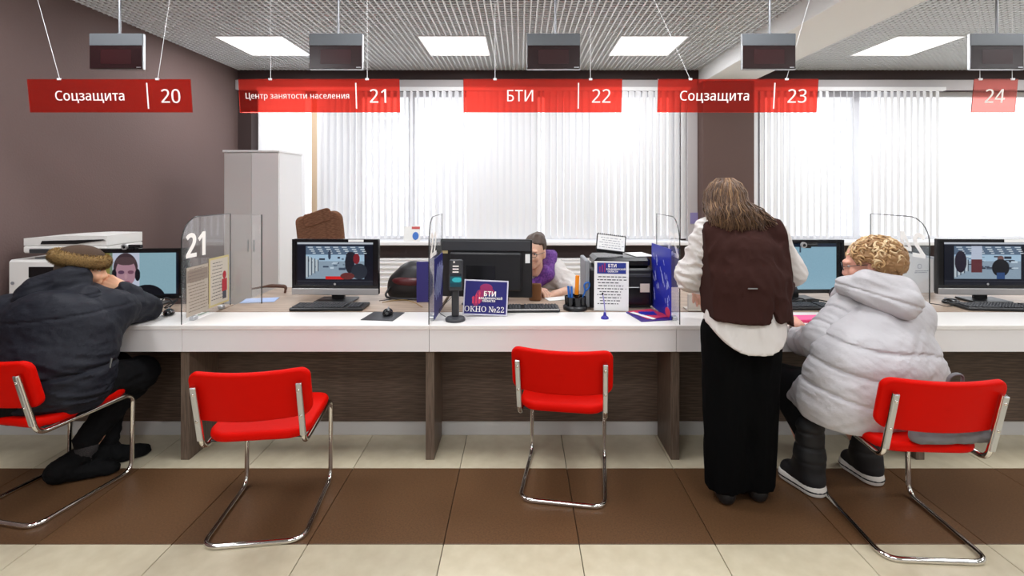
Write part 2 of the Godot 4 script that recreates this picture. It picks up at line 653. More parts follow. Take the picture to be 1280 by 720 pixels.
func led_panel(x: float, z: float, label: String) -> void:
	var t := thing("ceiling_light", label, "ceiling light", Vector3(x, HC, -z), 0.0, "square ceiling light panels")
	part(t, "housing", Mb.new().box(Vector3(0, 0.03, 0), Vector3(0.66, 0.05, 0.7)), M.white)
	part(t, "frame", frame_mesh(0.68, 0.72, 0.012, 0.012), M.pvc, Vector3(0, -0.002, 0), Vector3(PI / 2, 0, 0))
	var g := mat("led_diffuser", Color(1, 1, 1), 0.6)
	g.emission_enabled = true
	g.emission = Color(1, 1, 1)
	g.emission_energy_multiplier = 1.6
	part(t, "diffuser", Mb.new().box(Vector3(0, -0.001, 0), Vector3(0.656, 0.006, 0.696)), g)
	var l := AreaLight3D.new()
	l.name = "panel_light"
	l.light_energy = LED_E
	l.light_color = Color(0.975, 0.985, 1.0)
	l.area_size = Vector2(0.64, 0.68)
	l.position = Vector3(0, -0.012, 0)
	l.rotation.x = -PI / 2
	l.shadow_enabled = true
	l.area_range = 30.0
	t.add_child(l)

# a flat rectangular frame in the xy plane, centred
func frame_mesh(w: float, h: float, b: float, d: float) -> Mb:
	var m := Mb.new()
	m.box(Vector3(0, h / 2 - b / 2, 0), Vector3(w, b, d), 0.001)
	m.box(Vector3(0, -h / 2 + b / 2, 0), Vector3(w, b, d), 0.001)
	m.box(Vector3(-w / 2 + b / 2, 0, 0), Vector3(b, h - 2 * b, d), 0.001)
	m.box(Vector3(w / 2 - b / 2, 0, 0), Vector3(b, h - 2 * b, d), 0.001)
	return m

func lights() -> void:
	led_panel(-2.69, 5.28, "square white ceiling light panel nearest the brown left wall")
	led_panel(-0.675, 5.28, "square white ceiling light panel between the displays over windows 21 and 22")
	led_panel(1.335, 5.28, "square white ceiling light panel just left of the ceiling beam")
	led_panel(4.07, 5.28, "square white ceiling light panel right of the ceiling beam")
	led_panel(6.1, 5.28, "square white ceiling light panel farthest right, beside the window wall")
	var r := 0
	for z in [2.6, 0.2, -2.2]:
		var k := 0
		for x in [-2.69, -0.675, 1.335, 4.07, 6.1]:
			led_panel(x, z, "square white ceiling light panel, %s row back from the signs, %s from the left wall" % [["first", "second", "third"][r], ["first", "second", "third", "fourth", "fifth"][k]])
			k += 1
		r += 1

# ---------------------------------------------------------------- the room shell
func build_room() -> void:
	var f := struct("floor", Mb.new().box(Vector3((WL + WR) / 2, -0.075, (ZF - ZB) / 2), Vector3(WR - WL + 0.4, 0.13, ZF + ZB + 0.4)), M.grout)
	var tm := Mb.new().box(Vector3.ZERO, Vector3(0.5965, 0.012, 0.5965), 0.0015).done()
	var rng := RandomNumberGenerator.new()
	rng.seed = 5
	for r in range(-4, 8):
		var z0 := 2.204 + 0.6 * (r - 1)   # near edge of the row
		for k in range(-7, 15):
			var x := 0.262 + 0.6 * k + 0.3
			if x < WL + 0.0 or x > WR: continue
			var key := ("brown%d" if r == 1 or r == -4 else "tile%d") % (rng.randi() % 4)
			var w := 0.0
			if x - 0.3 < WL: w = WL - (x - 0.3)
			var o := part(f, "tile", tm, M[key], Vector3(x + w / 2, -0.006, -(z0 + 0.3)))
			if w > 0.0: o.scale.x = (0.6 - w) / 0.6
	# side and rear walls
	var T := 0.2
	struct("wall_left", Mb.new().box(Vector3(WL - T / 2, 1.8, (ZF - ZB) / 2), Vector3(T, 3.8, ZF + ZB + 2 * T)), M.wall)
	struct("wall_right", Mb.new().box(Vector3(WR + T / 2, 1.8, (ZF - ZB) / 2), Vector3(T, 3.8, ZF + ZB + 2 * T)), M.room)
	struct("wall_front", Mb.new().box(Vector3((WL + WR) / 2, 1.8, ZF + T / 2), Vector3(WR - WL, 3.8, T)), M.room)
	# window wall: below the sills, above the heads, and the piers between
	var xa := [-3.43, 2.05]
	var xb := [3.06, 8.6]
	var sill := 0.885
	var head := 2.84
	var zc := -(ZB + 0.15)
	var wb := Mb.new()
	wb.box(Vector3((WL + WR) / 2, sill / 2, zc), Vector3(WR - WL + 0.4, sill, 0.3))
	wb.box(Vector3((WL + WR) / 2, (3.7 + head) / 2, zc), Vector3(WR - WL + 0.4, 3.7 - head, 0.3))
	wb.box(Vector3((WL - 0.2 + xa[0]) / 2, (sill + head) / 2, zc), Vector3(xa[0] - WL + 0.2, head - sill, 0.3))
	wb.box(Vector3((xa[1] + xb[0]) / 2, (sill + head) / 2, zc), Vector3(xb[0] - xa[1], head - sill, 0.3))
	wb.box(Vector3((xb[1] + WR + 0.2) / 2, (sill + head) / 2, zc), Vector3(WR + 0.2 - xb[1], head - sill, 0.3))
	var w := struct("wall_back", wb, M.darkwall)
	part(w, "column", Mb.new().box(Vector3(2.562, 1.45, -(ZB - 0.12)), Vector3(0.63, 2.9, 0.24), 0.004), mat("column_brown_paint", c8(92, 70, 64), 0.7))
	part(w, "side_lining", Mb.new().box(Vector3(2.18, 1.88, -(ZB - 0.03)), Vector3(0.13, 1.93, 0.06), 0.003), M.head)
	for q in [[WL, 2.24], [2.88, WR]]:
		part(w, "head_lining", Mb.new().box(Vector3((q[0] + q[1]) / 2, 2.888, -(ZB - 0.03)), Vector3(q[1] - q[0], 0.122, 0.06), 0.003), M.head)
	# ceiling: slab over an open white lattice, and the beam that crosses it
	var c := struct("ceiling", Mb.new().box(Vector3((WL + WR) / 2, 3.65, (ZF - ZB) / 2), Vector3(WR - WL + 0.4, 0.2, ZF + ZB + 0.4)), M.slab)
	for q in [[WL, 2.277], [2.879, WR]]:
		var g := Mb.new()
		var x: float = q[0] + 0.02
		while x < q[1]:
			g.box(Vector3(x, HC + 0.006, (ZF - ZB) / 2), Vector3(0.013, 0.012, ZF + ZB))
			x += 0.0548
		var z := -ZB + 0.02
		while z < ZF:
			g.box(Vector3((q[0] + q[1]) / 2, HC + 0.0065, z), Vector3(q[1] - q[0], 0.0125, 0.009))
			z += 0.0535
		var o := part(c, "lattice", g, M.lattice)
		o.set_meta("kind", "stuff")
	part(c, "beam", Mb.new().box(Vector3(2.578, 3.23, (ZF - ZB) / 2), Vector3(0.602, 0.652, ZF + ZB), 0.004), M.beam)
	# windows
	build_window("window_1", xa[0], xa[1], sill, head, [-2.61], [-2.61, -1.42, -0.2, 0.9])
	build_window("window_2", xb[0], xb[1], sill, head, [], [4.4, 7.6])

func build_window(called: String, x0: float, x1: float, y0: float, y1: float, posts: Array, mull: Array) -> void:
	var z := -(ZB + 0.2)
	var m := Mb.new()
	var fw := 0.07
	m.box(Vector3((x0 + x1) / 2, y0 + fw / 2, z), Vector3(x1 - x0, fw, 0.07), 0.004)
	m.box(Vector3((x0 + x1) / 2, y1 - fw / 2, z), Vector3(x1 - x0, fw, 0.07), 0.004)
	m.box(Vector3(x0 + fw / 2, (y0 + y1) / 2, z), Vector3(fw, y1 - y0, 0.07), 0.004)
	m.box(Vector3(x1 - fw / 2, (y0 + y1) / 2, z), Vector3(fw, y1 - y0, 0.07), 0.004)
	var w := struct(called, m, M.pvc)
	for q in mull:
		part(w, "mullion", Mb.new().box(Vector3(q, (y0 + y1) / 2, z), Vector3(0.09, y1 - y0 - 2 * fw, 0.07), 0.004), M.pvc)
	for q in posts:
		part(w, "post", Mb.new().box(Vector3(q, (y0 + y1) / 2, -(ZB + 0.02)), Vector3(0.1, y1 - y0, 0.05), 0.004), M.beige)
	var edges: Array = [x0 + fw / 2] + mull + [x1 - fw / 2]
	for i in edges.size() - 1:
		part(w, "pane", Mb.new().box(Vector3((edges[i] + edges[i + 1]) / 2, (y0 + y1) / 2, z), Vector3(edges[i + 1] - edges[i] - 0.06, y1 - y0 - 2 * fw, 0.006)), M.pane)
	part(w, "sill", Mb.new().box(Vector3((x0 + x1) / 2, y0 + 0.006, -(ZB - 0.02)), Vector3(x1 - x0 + 0.16, 0.045, 0.34), 0.008), M.white)

func build_blind(label: String, x0: float, x1: float, y0: float, y1: float, z: float, spans: Array, skip: Array) -> void:
	# spans: [upto_x, tilt in degrees]
	var t := thing("vertical_blind", label, "blind", Vector3(0, 0, -z))
	part(t, "headrail", Mb.new().box(Vector3((x0 + x1) / 2, y1 + 0.025, 0), Vector3(x1 - x0 + 0.04, 0.045, 0.06), 0.004), M.white)
	var m := Mb.new()
	var h := y1 - y0
	var rings := []
	var ctr := []
	for i in 7:
		var a := -1.0 + i / 3.0
		rings.append([Vector3(0.0445 * a, 0, 0.007 * (1.0 - a * a)), Vector3(0.0445 * a, -h, 0.007 * (1.0 - a * a))])
		ctr.append(Vector3(0.0445 * a, -h / 2, -0.5))
	m.rows(rings, ctr, false)
	for i in 7:
		for j in 2:
			rings[i][j].z -= 0.0012
		ctr[i].z = 0.5
	m.rows(rings, ctr, false)
	var slat := m.done()
	var wt := Mb.new().box(Vector3(0, -h + 0.012, 0.003), Vector3(0.08, 0.02, 0.006), 0.001).done()
	var rng := RandomNumberGenerator.new()
	rng.seed = 77
	var x := x0 + 0.04
	while x < x1:
		var tilt := 20.0
		for s in spans:
			if x < s[0]:
				tilt = s[1]
				break
		var gone := false
		for s in skip:
			if x > s[0] and x < s[1]: gone = true
		if not gone:
			var o := part(t, "slat", slat, M.slat, Vector3(x, y1, 0), Vector3(0, deg_to_rad(tilt + rng.randf_range(-5, 5)), 0))
			part(o, "hem_weight", wt, M.slat)
		x += 0.0815

func radiator(x: float, w: float, label: String) -> void:
	var t := thing("radiator", label, "radiator", Vector3(x, 0, -(ZB - 0.12)), 0.0, "radiators under the windows")
	part(t, "body", Mb.new().box(Vector3(0, 0.42, 0), Vector3(w, 0.52, 0.09), 0.008), M.white)
	for i in 7:
		part(t, "fin", Mb.new().box(Vector3(0, 0.28 + i * 0.062, 0.055), Vector3(w - 0.04, 0.026, 0.02), 0.005), M.white)
	part(t, "top_grille", Mb.new().box(Vector3(0, 0.69, 0), Vector3(w + 0.01, 0.02, 0.11), 0.004), M.white)
	for s in [-1, 1]: part(t, "leg", Mb.new().box(Vector3(s * (w / 2 - 0.1), 0.08, 0), Vector3(0.03, 0.16, 0.06)), M.white)

# ---------------------------------------------------------------- counter and desks
func build_counter() -> void:
	var t := thing("service_counter", "long white service counter with dark wood panels running across the hall", "counter", Vector3(0, 0, 0))
	var ends := [WL + 0.01, -1.941, -0.5215, 0.899, 2.319, 3.74, 5.16]
	for i in ends.size() - 1:
		var a: float = ends[i]
		var b: float = ends[i + 1]
		var c := (a + b) / 2
		part(t, "countertop", Mb.new().box(Vector3(c, TOP - 0.012, -3.013), Vector3(b - a - 0.001, 0.024, 0.312), 0.0015), M.counter)
		part(t, "apron", Mb.new().box(Vector3(c, 0.6985, -2.871), Vector3(b - a - 0.0025, 0.127, 0.018), 0.001), M.apron)
		part(t, "back_panel", Mb.new().box(Vector3(c, 0.427, -3.178), Vector3(b - a - 0.002, 0.669, 0.018), 0.001), M.wood)
		part(t, "kickboard", Mb.new().box(Vector3(c, 0.046, -3.186), Vector3(b - a, 0.091, 0.014), 0.001), M.kick)
		if i > 0:
			part(t, "support_panel", Mb.new().box(Vector3(a, 0.382, -3.028), Vector3(0.05, 0.763, 0.282), 0.0015), M.woodup)
	for i in 5:
		var a: float = ends[i]
		var b: float = ends[i + 1]
		var names := ["leftmost desk, behind the seated man", "desk behind the counter at window 21", "clerk's desk at window 22", "desk behind the counter in front of the standing woman", "rightmost desk, carrying the silver-chinned screen"]
		var far := 3.40 if i == 0 else 3.98
		var d := thing("desk", "brown wood-topped " + names[i], "desk", Vector3((a + b) / 2, 0, -(3.19 + far) / 2))
		var dep := far - 3.19
		part(d, "desktop", Mb.new().box(Vector3(0, TOP - 0.014, 0), Vector3(b - a - 0.02, 0.026, dep - 0.01), 0.002), M.desk)
		for s in [-1, 1]: part(d, "side_panel", Mb.new().box(Vector3(s * ((b - a) / 2 - 0.03), 0.38, 0), Vector3(0.02, 0.759, dep - 0.04)), M.desk)

func divider_outline(front: float, back: float, h: float, r: float) -> PackedVector2Array:
	# in (depth to the back, height)
	var o := PackedVector2Array()
	o.append(Vector2(back, 0)); o.append(Vector2(back, h))
	for i in 11:
		var a := PI / 2 * i / 10.0
		o.append(Vector2(front + r - sin(a) * r, h - r + cos(a) * r))
	o.append(Vector2(front, 0))
	return o

func build_divider(x: float, num: String, label: String) -> Node3D:
	var t := thing("divider_screen", label, "screen divider", Vector3(x, TOP, 0), 0.0, "clear divider screens on the counter")
	# local xy plane turned so that x runs to the back
	var o := divider_outline(2.875, 3.36, 0.617, 0.15)
	var m := Mb.new()
	m.xf = Transform3D(Basis(Vector3.UP, PI / 2), Vector3.ZERO)
	m.prism(o, -0.0025, 0.0025)
	part(t, "sheet", m, M.acrylic)
	var e := Mb.new()
	var path := []
	for p in o: path.append(Vector3(0, p.y, -p.x))
	e.tube(path, 0.0034, 6)
	part(t, "edge", e, M.edge)
	var b := Mb.new()
	for z in [2.98, 3.26]: b.box(Vector3(0, 0.012, -z), Vector3(0.03, 0.024, 0.04), 0.003)
	part(t, "clamp", b, M.steel)
	part(t, "number", text(num, 0.2, true, 0.001), M.letter, Vector3(0.0035, 0.445, -3.01), Vector3(0, PI / 2, 0))
	return t

var fonts := {}
func text(s: String, em: float, bold := false, depth := 0.002, family := "Droid Sans") -> TextMesh:
	var key := family + str(bold)
	if not fonts.has(key):
		var f := SystemFont.new()
		f.font_names = PackedStringArray([family])
		f.font_weight = 700 if bold else 400
		fonts[key] = f
	var t := TextMesh.new()
	t.font = fonts[key]
	t.text = s
	t.font_size = 48
	t.pixel_size = em / 48.0
	t.depth = depth
	t.curve_step = 1.0
	return t

# ---------------------------------------------------------------- signs and displays
func hanging_sign(cx: float, w: float, words: String, num: String, em: float, tx: float, label: String, z := 3.32, plain := false, sway := [0.0, 0.0]) -> void:
	var y := 2.19
	var t := thing("hanging_sign", label, "sign", Vector3(cx, y, -z), 0.0, "red hanging window signs")
	t.rotation.x = deg_to_rad(6)
	part(t, "panel", Mb.new().box(Vector3.ZERO, Vector3(w, 0.219, 0.006), 0.001), M.glare_tint_acrylic if plain else M.red_acrylic)
	if words: part(t, "lettering", text(words, em), M.letter, Vector3(tx, 0.0, 0.0042))
	part(t, "number", text(num, 0.126), M.letter, Vector3(0.0 if plain else w / 2 - 0.135, -0.002, 0.0042))
	if not plain:
		part(t, "rule", Mb.new().box(Vector3(w / 2 - 0.29, 0, 0.004), Vector3(0.008, 0.17, 0.002)), M.letter)
	var up := Basis(Vector3.RIGHT, deg_to_rad(-6)) * Vector3(0, HC - y - 0.1, 0)
	for s in [-1, 1]:
		var x: float = s * (0.107 if plain else w * 0.3)
		part(t, "clip", Mb.new().box(Vector3(x, 0.108, 0.004), Vector3(0.022, 0.014, 0.014), 0.002), M.pvc)
		var wm := Mb.new().tube([Vector3(x, 0.11, 0), Vector3(x + sway[int(s > 0)], 0.11 + up.y, up.z)], 0.0017, 5)
		part(t, "wire", wm, M.pvc)

func led_display(cx: float, label: String) -> void:
	var z := 3.28
	var t := thing("queue_display", label, "display", Vector3(cx, 2.474, -z), 0.0, "hanging queue number displays")
	part(t, "case", Mb.new().box(Vector3(0, 0, -0.011), Vector3(0.352, 0.238, 0.022), 0.003), M.steel)
	part(t, "top_band", Mb.new().box(Vector3(0, 0.078, 0.003), Vector3(0.35, 0.08, 0.008), 0.002), mat("display_band", c8(96, 100, 104), 0.45, 0.2))
	part(t, "screen", Mb.new().box(Vector3(0, -0.0385, 0.003), Vector3(0.346, 0.15, 0.006), 0.001), mat("display_filter", c8(34, 16, 18), 0.25))
	part(t, "dot_field", Mb.new().box(Vector3(0, -0.035, 0.0065), Vector3(0.2, 0.095, 0.001)), mat("display_dots", c8(44, 15, 18), 0.3))
	part(t, "maker_plate", Mb.new().box(Vector3(0.15, -0.105, 0.0065), Vector3(0.03, 0.006, 0.001)), M.steel)
	part(t, "pole", Mb.new().tube([Vector3(0.012, 0.119, -0.012), Vector3(0.012, HC - 2.474 + 0.02, -0.012)], 0.008, 12), M.greymetal)
	part(t, "flange", Mb.new().lathe([Vector2(0, 0.125), Vector2(0.012, 0.125), Vector2(0.012, 0.118)], 16, Vector3(0.012, 0, -0.012)), M.greymetal)
# ---------------------------------------------------------------- pictures on screens and print
class Pic:
	var im: Image
	func _init(w: int, h: int, c: Color) -> void:
		im = Image.create(w, h, false, Image.FORMAT_RGB8)
		im.fill(c)
	func r(x: float, y: float, w: float, h: float, c: Color) -> Pic:
		im.fill_rect(Rect2i(int(x), int(y), int(w), int(h)), c)
		return self
	func e(cx: float, cy: float, rx: float, ry: float, c: Color) -> Pic:
		for y in range(maxi(0, int(cy - ry)), mini(im.get_height(), int(cy + ry) + 1)):
			for x in range(maxi(0, int(cx - rx)), mini(im.get_width(), int(cx + rx) + 1)):
				if pow((x - cx) / rx, 2) + pow((y - cy) / ry, 2) < 1.0: im.set_pixel(x, y, c)
		return self
	func grain(a: float, sd: int) -> Pic:
		var g := RandomNumberGenerator.new()
		g.seed = sd
		for y in im.get_height():
			for x in im.get_width():
				var c := im.get_pixel(x, y)
				var d := g.randf_range(-a, a)
				im.set_pixel(x, y, Color(c.r + d, c.g + d, c.b + d))
		return self
	func tex() -> ImageTexture:
		var w := im.get_width()
		var h := im.get_height()
		im.resize(w * 5 / 12, h * 5 / 12, Image.INTERPOLATE_LANCZOS)
		im.resize(w, h, Image.INTERPOLATE_CUBIC)
		return ImageTexture.create_from_image(im)

func screen_mat(key: String, p: Pic, glow := 0.75) -> StandardMaterial3D:
	var m := mat(key, Color(0.02, 0.02, 0.025), 0.18)
	m.emission_enabled = true
	m.emission_texture = p.tex()
	m.emission_energy_multiplier = glow
	return m

func face_quad(w: float, h: float) -> Mb:
	# picture plane with its image upright, on a thin plate
	var m := Mb.new()
	m.quad(Vector3(-w / 2, h / 2, 0.001), Vector3(w / 2, h / 2, 0.001), Vector3(w / 2, -h / 2, 0.001), Vector3(-w / 2, -h / 2, 0.001), Vector3.BACK)
	m.quad(Vector3(-w / 2, h / 2, -0.001), Vector3(w / 2, h / 2, -0.001), Vector3(w / 2, -h / 2, -0.001), Vector3(-w / 2, -h / 2, -0.001), Vector3.FORWARD)
	return m

func pic_call(dark: Color) -> Pic:
	# a video call: operator with a headset before a pale blue wall
	var p := Pic.new(320, 180, c8(150, 184, 198))
	p.r(0, 0, 30, 180, c8(70, 66, 50)).r(30, 0, 26, 150, c8(140, 132, 70)).r(56, 0, 10, 180, c8(120, 140, 120)).r(66, 0, 104, 180, c8(200, 208, 226))
	p.r(170, 0, 150, 180, c8(146, 182, 196)).r(0, 176, 320, 4, dark).r(312, 0, 8, 180, dark)
	p.e(116, 66, 47, 66, c8(66, 52, 58)).e(117, 82, 39, 60, c8(178, 138, 152)).e(117, 34, 40, 18, c8(84, 66, 70))
	p.e(99, 82, 12, 8, c8(96, 66, 92)).e(136, 82, 12, 8, c8(120, 80, 100)).e(117, 100, 6, 12, c8(190, 150, 160)).e(117, 124, 15, 5, c8(150, 70, 90))
	p.e(72, 92, 9, 24, c8(24, 24, 32)).e(162, 94, 10, 26, c8(24, 24, 32)).e(118, 196, 100, 60, c8(26, 24, 28)).e(200, 196, 70, 60, c8(24, 24, 30))
	return p.grain(0.02, 4)

func pic_blue() -> Pic:
	var p := Pic.new(320, 180, c8(146, 186, 206))
	p.r(0, 0, 320, 12, c8(24, 34, 52)).r(180, 12, 6, 22, c8(60, 80, 100)).r(176, 70, 8, 20, c8(96, 130, 150)).r(160, 120, 5, 16, c8(100, 136, 158))
	p.e(70, 110, 30, 50, c8(24, 26, 34)).e(60, 116, 22, 40, c8(150, 120, 124)).e(92, 196, 84, 66, c8(38, 26, 34)).r(262, 0, 58, 12, c8(30, 40, 60))
	return p.grain(0.02, 5)

func pic_hall(sd: int, pillar: bool) -> Pic:
	# the hall seen by a camera: rows of lights, counters and people
	var g := RandomNumberGenerator.new()
	g.seed = sd
	var p := Pic.new(320, 200, c8(18, 22, 36))
	p.r(0, 0, 320, 10, c8(200, 206, 216)).r(0, 10, 320, 6, c8(40, 46, 60))
	var x0 := 36
	var w := 248
	p.r(x0, 18, w, 152, c8(120, 146, 172))
	p.r(x0, 18, w, 40, c8(96, 116, 140))
	for r in 4:
		for k in 7:
			p.r(x0 + 8 + k * 36 + r * 7, 22 + r * 9, 22 - r * 3, 4, c8(228, 240, 250))
	p.r(x0, 58, w, 30, c8(176, 206, 230)).r(x0, 88, w, 82, c8(150, 170, 188))
	for k in 26:
		p.r(x0 + g.randi() % (w - 30), 62 + g.randi() % 60, 8 + g.randi() % 22, 3 + g.randi() % 9, [c8(70, 84, 104), c8(206, 224, 238), c8(110, 130, 150), c8(50, 56, 70)][g.randi() % 4])
	for k in 4:
		p.r(x0 + k * 14, 66 + k * 5, 11, 96 - k * 14, c8(196, 208, 216)).r(x0 + k * 14 + 9, 66 + k * 5, 3, 96 - k * 14, c8(60, 70, 84))
	if pillar:
		p.r(x0 + 64, 18, 40, 62, c8(196, 206, 226)).r(x0 + 64, 80, 40, 60, c8(104, 54, 60)).e(x0 + 24, 90, 22, 50, c8(40, 34, 50))
		p.e(x0 + 172, 76, 12, 14, c8(120, 90, 90)).e(x0 + 172, 118, 32, 40, c8(30, 32, 38)).r(x0 + 158, 140, 30, 30, c8(50, 80, 130))
	else:
		p.e(x0 + 190, 62, 20, 18, c8(40, 40, 52)).e(x0 + 186, 96, 20, 46, c8(34, 36, 48)).e(x0 + 214, 76, 14, 24, c8(136, 40, 50)).e(x0 + 226, 134, 34, 36, c8(46, 52, 64))
		p.e(x0 + 100, 58, 6, 22, c8(60, 70, 90)).r(x0 + 84, 158, 78, 14, c8(226, 36, 36)).e(x0 + 176, 156, 30, 16, c8(110, 50, 50))
	p.r(0, 178, 320, 4, c8(50, 54, 66))
	return p.grain(0.03, sd)

func monitor(called: String, label: String, at: Vector3, yaw: float, w: float, h: float, pm: Material, chin: float, chin_mat: Material, screen_w: float, screen_h: float, sx := 0.0) -> Node3D:
	# stands on the desk; its face looks along +z
	var t := thing(called, label, "monitor", at, yaw)
	var foot := 0.05
	var cy := foot + h / 2
	part(t, "case", Mb.new().box(Vector3(0, cy, -0.022), Vector3(w, h, 0.04), 0.006), M.gloss)
	part(t, "rear_shell", Mb.new().box(Vector3(0, cy, -0.055), Vector3(w * 0.75, h * 0.7, 0.04), 0.012), M.black)
	part(t, "bezel", frame_mesh(w, h - chin, 0.022, 0.006), M.gloss, Vector3(0, cy + chin / 2, 0))
	part(t, "screen", face_quad(screen_w, screen_h), pm, Vector3(sx, foot + chin + (h - chin) / 2, 0.0005))
	if chin > 0.0:
		part(t, "chin", Mb.new().box(Vector3(0, foot + chin / 2, 0.002), Vector3(w, chin, 0.012), 0.003), chin_mat)
		part(t, "emblem", Mb.new().lathe([Vector2(0, 0.001), Vector2(0.008, 0.001), Vector2(0.008, 0)], 16, Vector3(0, foot + chin + 0.03, 0.004), Basis(Vector3.RIGHT, PI / 2)), M.silver)
	else:
		part(t, "emblem", Mb.new().box(Vector3(w * 0.47 - 0.02, foot + 0.012, 0.003), Vector3(0.02, 0.006, 0.002)), M.silver)
	part(t, "neck", Mb.new().box(Vector3(0, 0.07, -0.06), Vector3(0.09, 0.14, 0.03), 0.006), M.black)
	part(t, "stand", Mb.new().box(Vector3(0, 0.008, -0.03), Vector3(0.26, 0.014, 0.17), 0.005), M.black)
	return t

func keyboard(label: String, at: Vector3, yaw: float, w := 0.45, d := 0.15) -> Node3D:
	var t := thing("keyboard", label, "keyboard", at, yaw)
	t.rotation.x = deg_to_rad(0)
	part(t, "base", Mb.new().box(Vector3(0, 0.011, 0), Vector3(w, 0.02, d), 0.005), M.black)
	var key := Mb.new().box(Vector3.ZERO, Vector3(0.0165, 0.009, 0.0165), 0.0025).done()
	var n := int((w - 0.03) / 0.0195)
	for r in 6:
		for k in n:
			if r == 0 and k > 3 and k < 10: continue
			if k == n - 5: continue
			part(t, "key", key, M.dark, Vector3(-w / 2 + 0.022 + k * 0.0195, 0.0245, d / 2 - 0.02 - r * 0.0205))
	part(t, "space_bar", Mb.new().box(Vector3(-w / 2 + 0.022 + 6.5 * 0.0195, 0.0245, d / 2 - 0.02), Vector3(0.11, 0.009, 0.0165), 0.0025), M.dark)
	return t

func cable(label: String, pts: Array, r := 0.003, m: Material = null) -> void:
	var c := Curve3D.new()
	for i in pts.size():
		var tan: Vector3 = (pts[mini(i + 1, pts.size() - 1)] - pts[maxi(i - 1, 0)]) * 0.22
		c.add_point(pts[i], -tan, tan)
	c.bake_interval = 0.02
	var a := []
	for p in c.get_baked_points(): a.append(p)
	single("cable", Mb.new().tube(a, r, 6), m if m else M.cable, label, "cable")

# ---------------------------------------------------------------- red cantilever chair
func make_chair(label: String) -> Node3D:
	var t := thing("visitor_chair", label, "chair", Vector3.ZERO, 0.0, "red cantilever visitor chairs")
	var w := 0.213
	var side := []
	for s in [-1.0, 1.0]:
		var x: float = s * w
		var pts := [Vector3(s * (w + 0.0), 0.735, 0.300), Vector3(x, 0.432, 0.222), Vector3(x, 0.438, -0.245), Vector3(x, 0.011, -0.235), Vector3(x, 0.011, 0.24), Vector3(0, 0.011, 0.242)]
		side.append(bent(pts, [0.05, 0.06, 0.06, 0.07], 7))
	var all: Array = side[0].duplicate()
	all.pop_back()
	var r: Array = side[1].duplicate()
	r.pop_back()
	r.reverse()
	all.append_array(r)
	part(t, "frame", Mb.new().tube(all, 0.0115, 12), M.chrome)
	var bend_back := func(p: Vector3) -> Vector3:
		var q := Vector3(p.x, p.y, p.z + 0.034 - 0.6 * p.x * p.x)
		return q
	var bs := Basis(Vector3.RIGHT, deg_to_rad(14.4))
	part(t, "backrest", Mb.new().pad(0.5, 0.235, 0.032, 0.045, 0.013, bend_back), M.red, Vector3(0, 0.678, 0.246), Vector3(deg_to_rad(14.4), 0, 0))
	for s in [-1.0, 1.0]:
		var strap := part(t, "back_strap", Mb.new().box(Vector3.ZERO, Vector3(0.024, 0.265, 0.009), 0.003), M.steel, Vector3(s * w, 0.605, 0.278), Vector3(deg_to_rad(14.4), 0, 0))
		for yy in [-0.03, 0.1]:
			part(strap, "screw", Mb.new().ball(Vector3(0, yy, 0.005), Vector3(0.007, 0.007, 0.004), 10), M.chrome)
	var bend_seat := func(p: Vector3) -> Vector3:
		# pad lies in xy; its y becomes depth
		var y := p.z
		y -= 0.012 * (1.0 - pow(p.x / 0.22, 2.0)) * (1.0 - pow(p.y / 0.23, 2.0))
		if p.y > 0.14: y -= 1.6 * pow(p.y - 0.14, 2.0)
		return Vector3(p.x, y, -p.y)
	part(t, "seat", Mb.new().pad(0.445, 0.46, 0.046, 0.1, 0.02, bend_seat, 0.006), M.red, Vector3(0, 0.468, -0.015))
	part(t, "seat_board", Mb.new().box(Vector3(0, 0.4455, -0.015), Vector3(0.4, 0.01, 0.4), 0.003), M.black)
	part(t, "cross_bar", Mb.new().tube([Vector3(-w, 0.437, -0.15), Vector3(w, 0.437, -0.15)], 0.009, 8), M.chrome)
	return t

func build_chairs() -> void:
	# each place: rear and front floor bends read off the photograph
	var c := make_chair("red cantilever chair carrying the man in the navy jacket")
	c.position = Vector3(-2.405, 0, -2.57)
	c.rotation.y = -deg_to_rad(11)
	dup(c, "empty red cantilever chair before window 21, turned slightly left", Vector3(-1.205, 0, -2.43), deg_to_rad(7))
	dup(c, "empty red cantilever chair before window 22, under the middle of the counter", Vector3(0.245, 0, -2.71), -deg_to_rad(9))
	dup(c, "red cantilever chair the woman in the grey coat sits on", Vector3(1.765, 0, -2.33), -deg_to_rad(3))

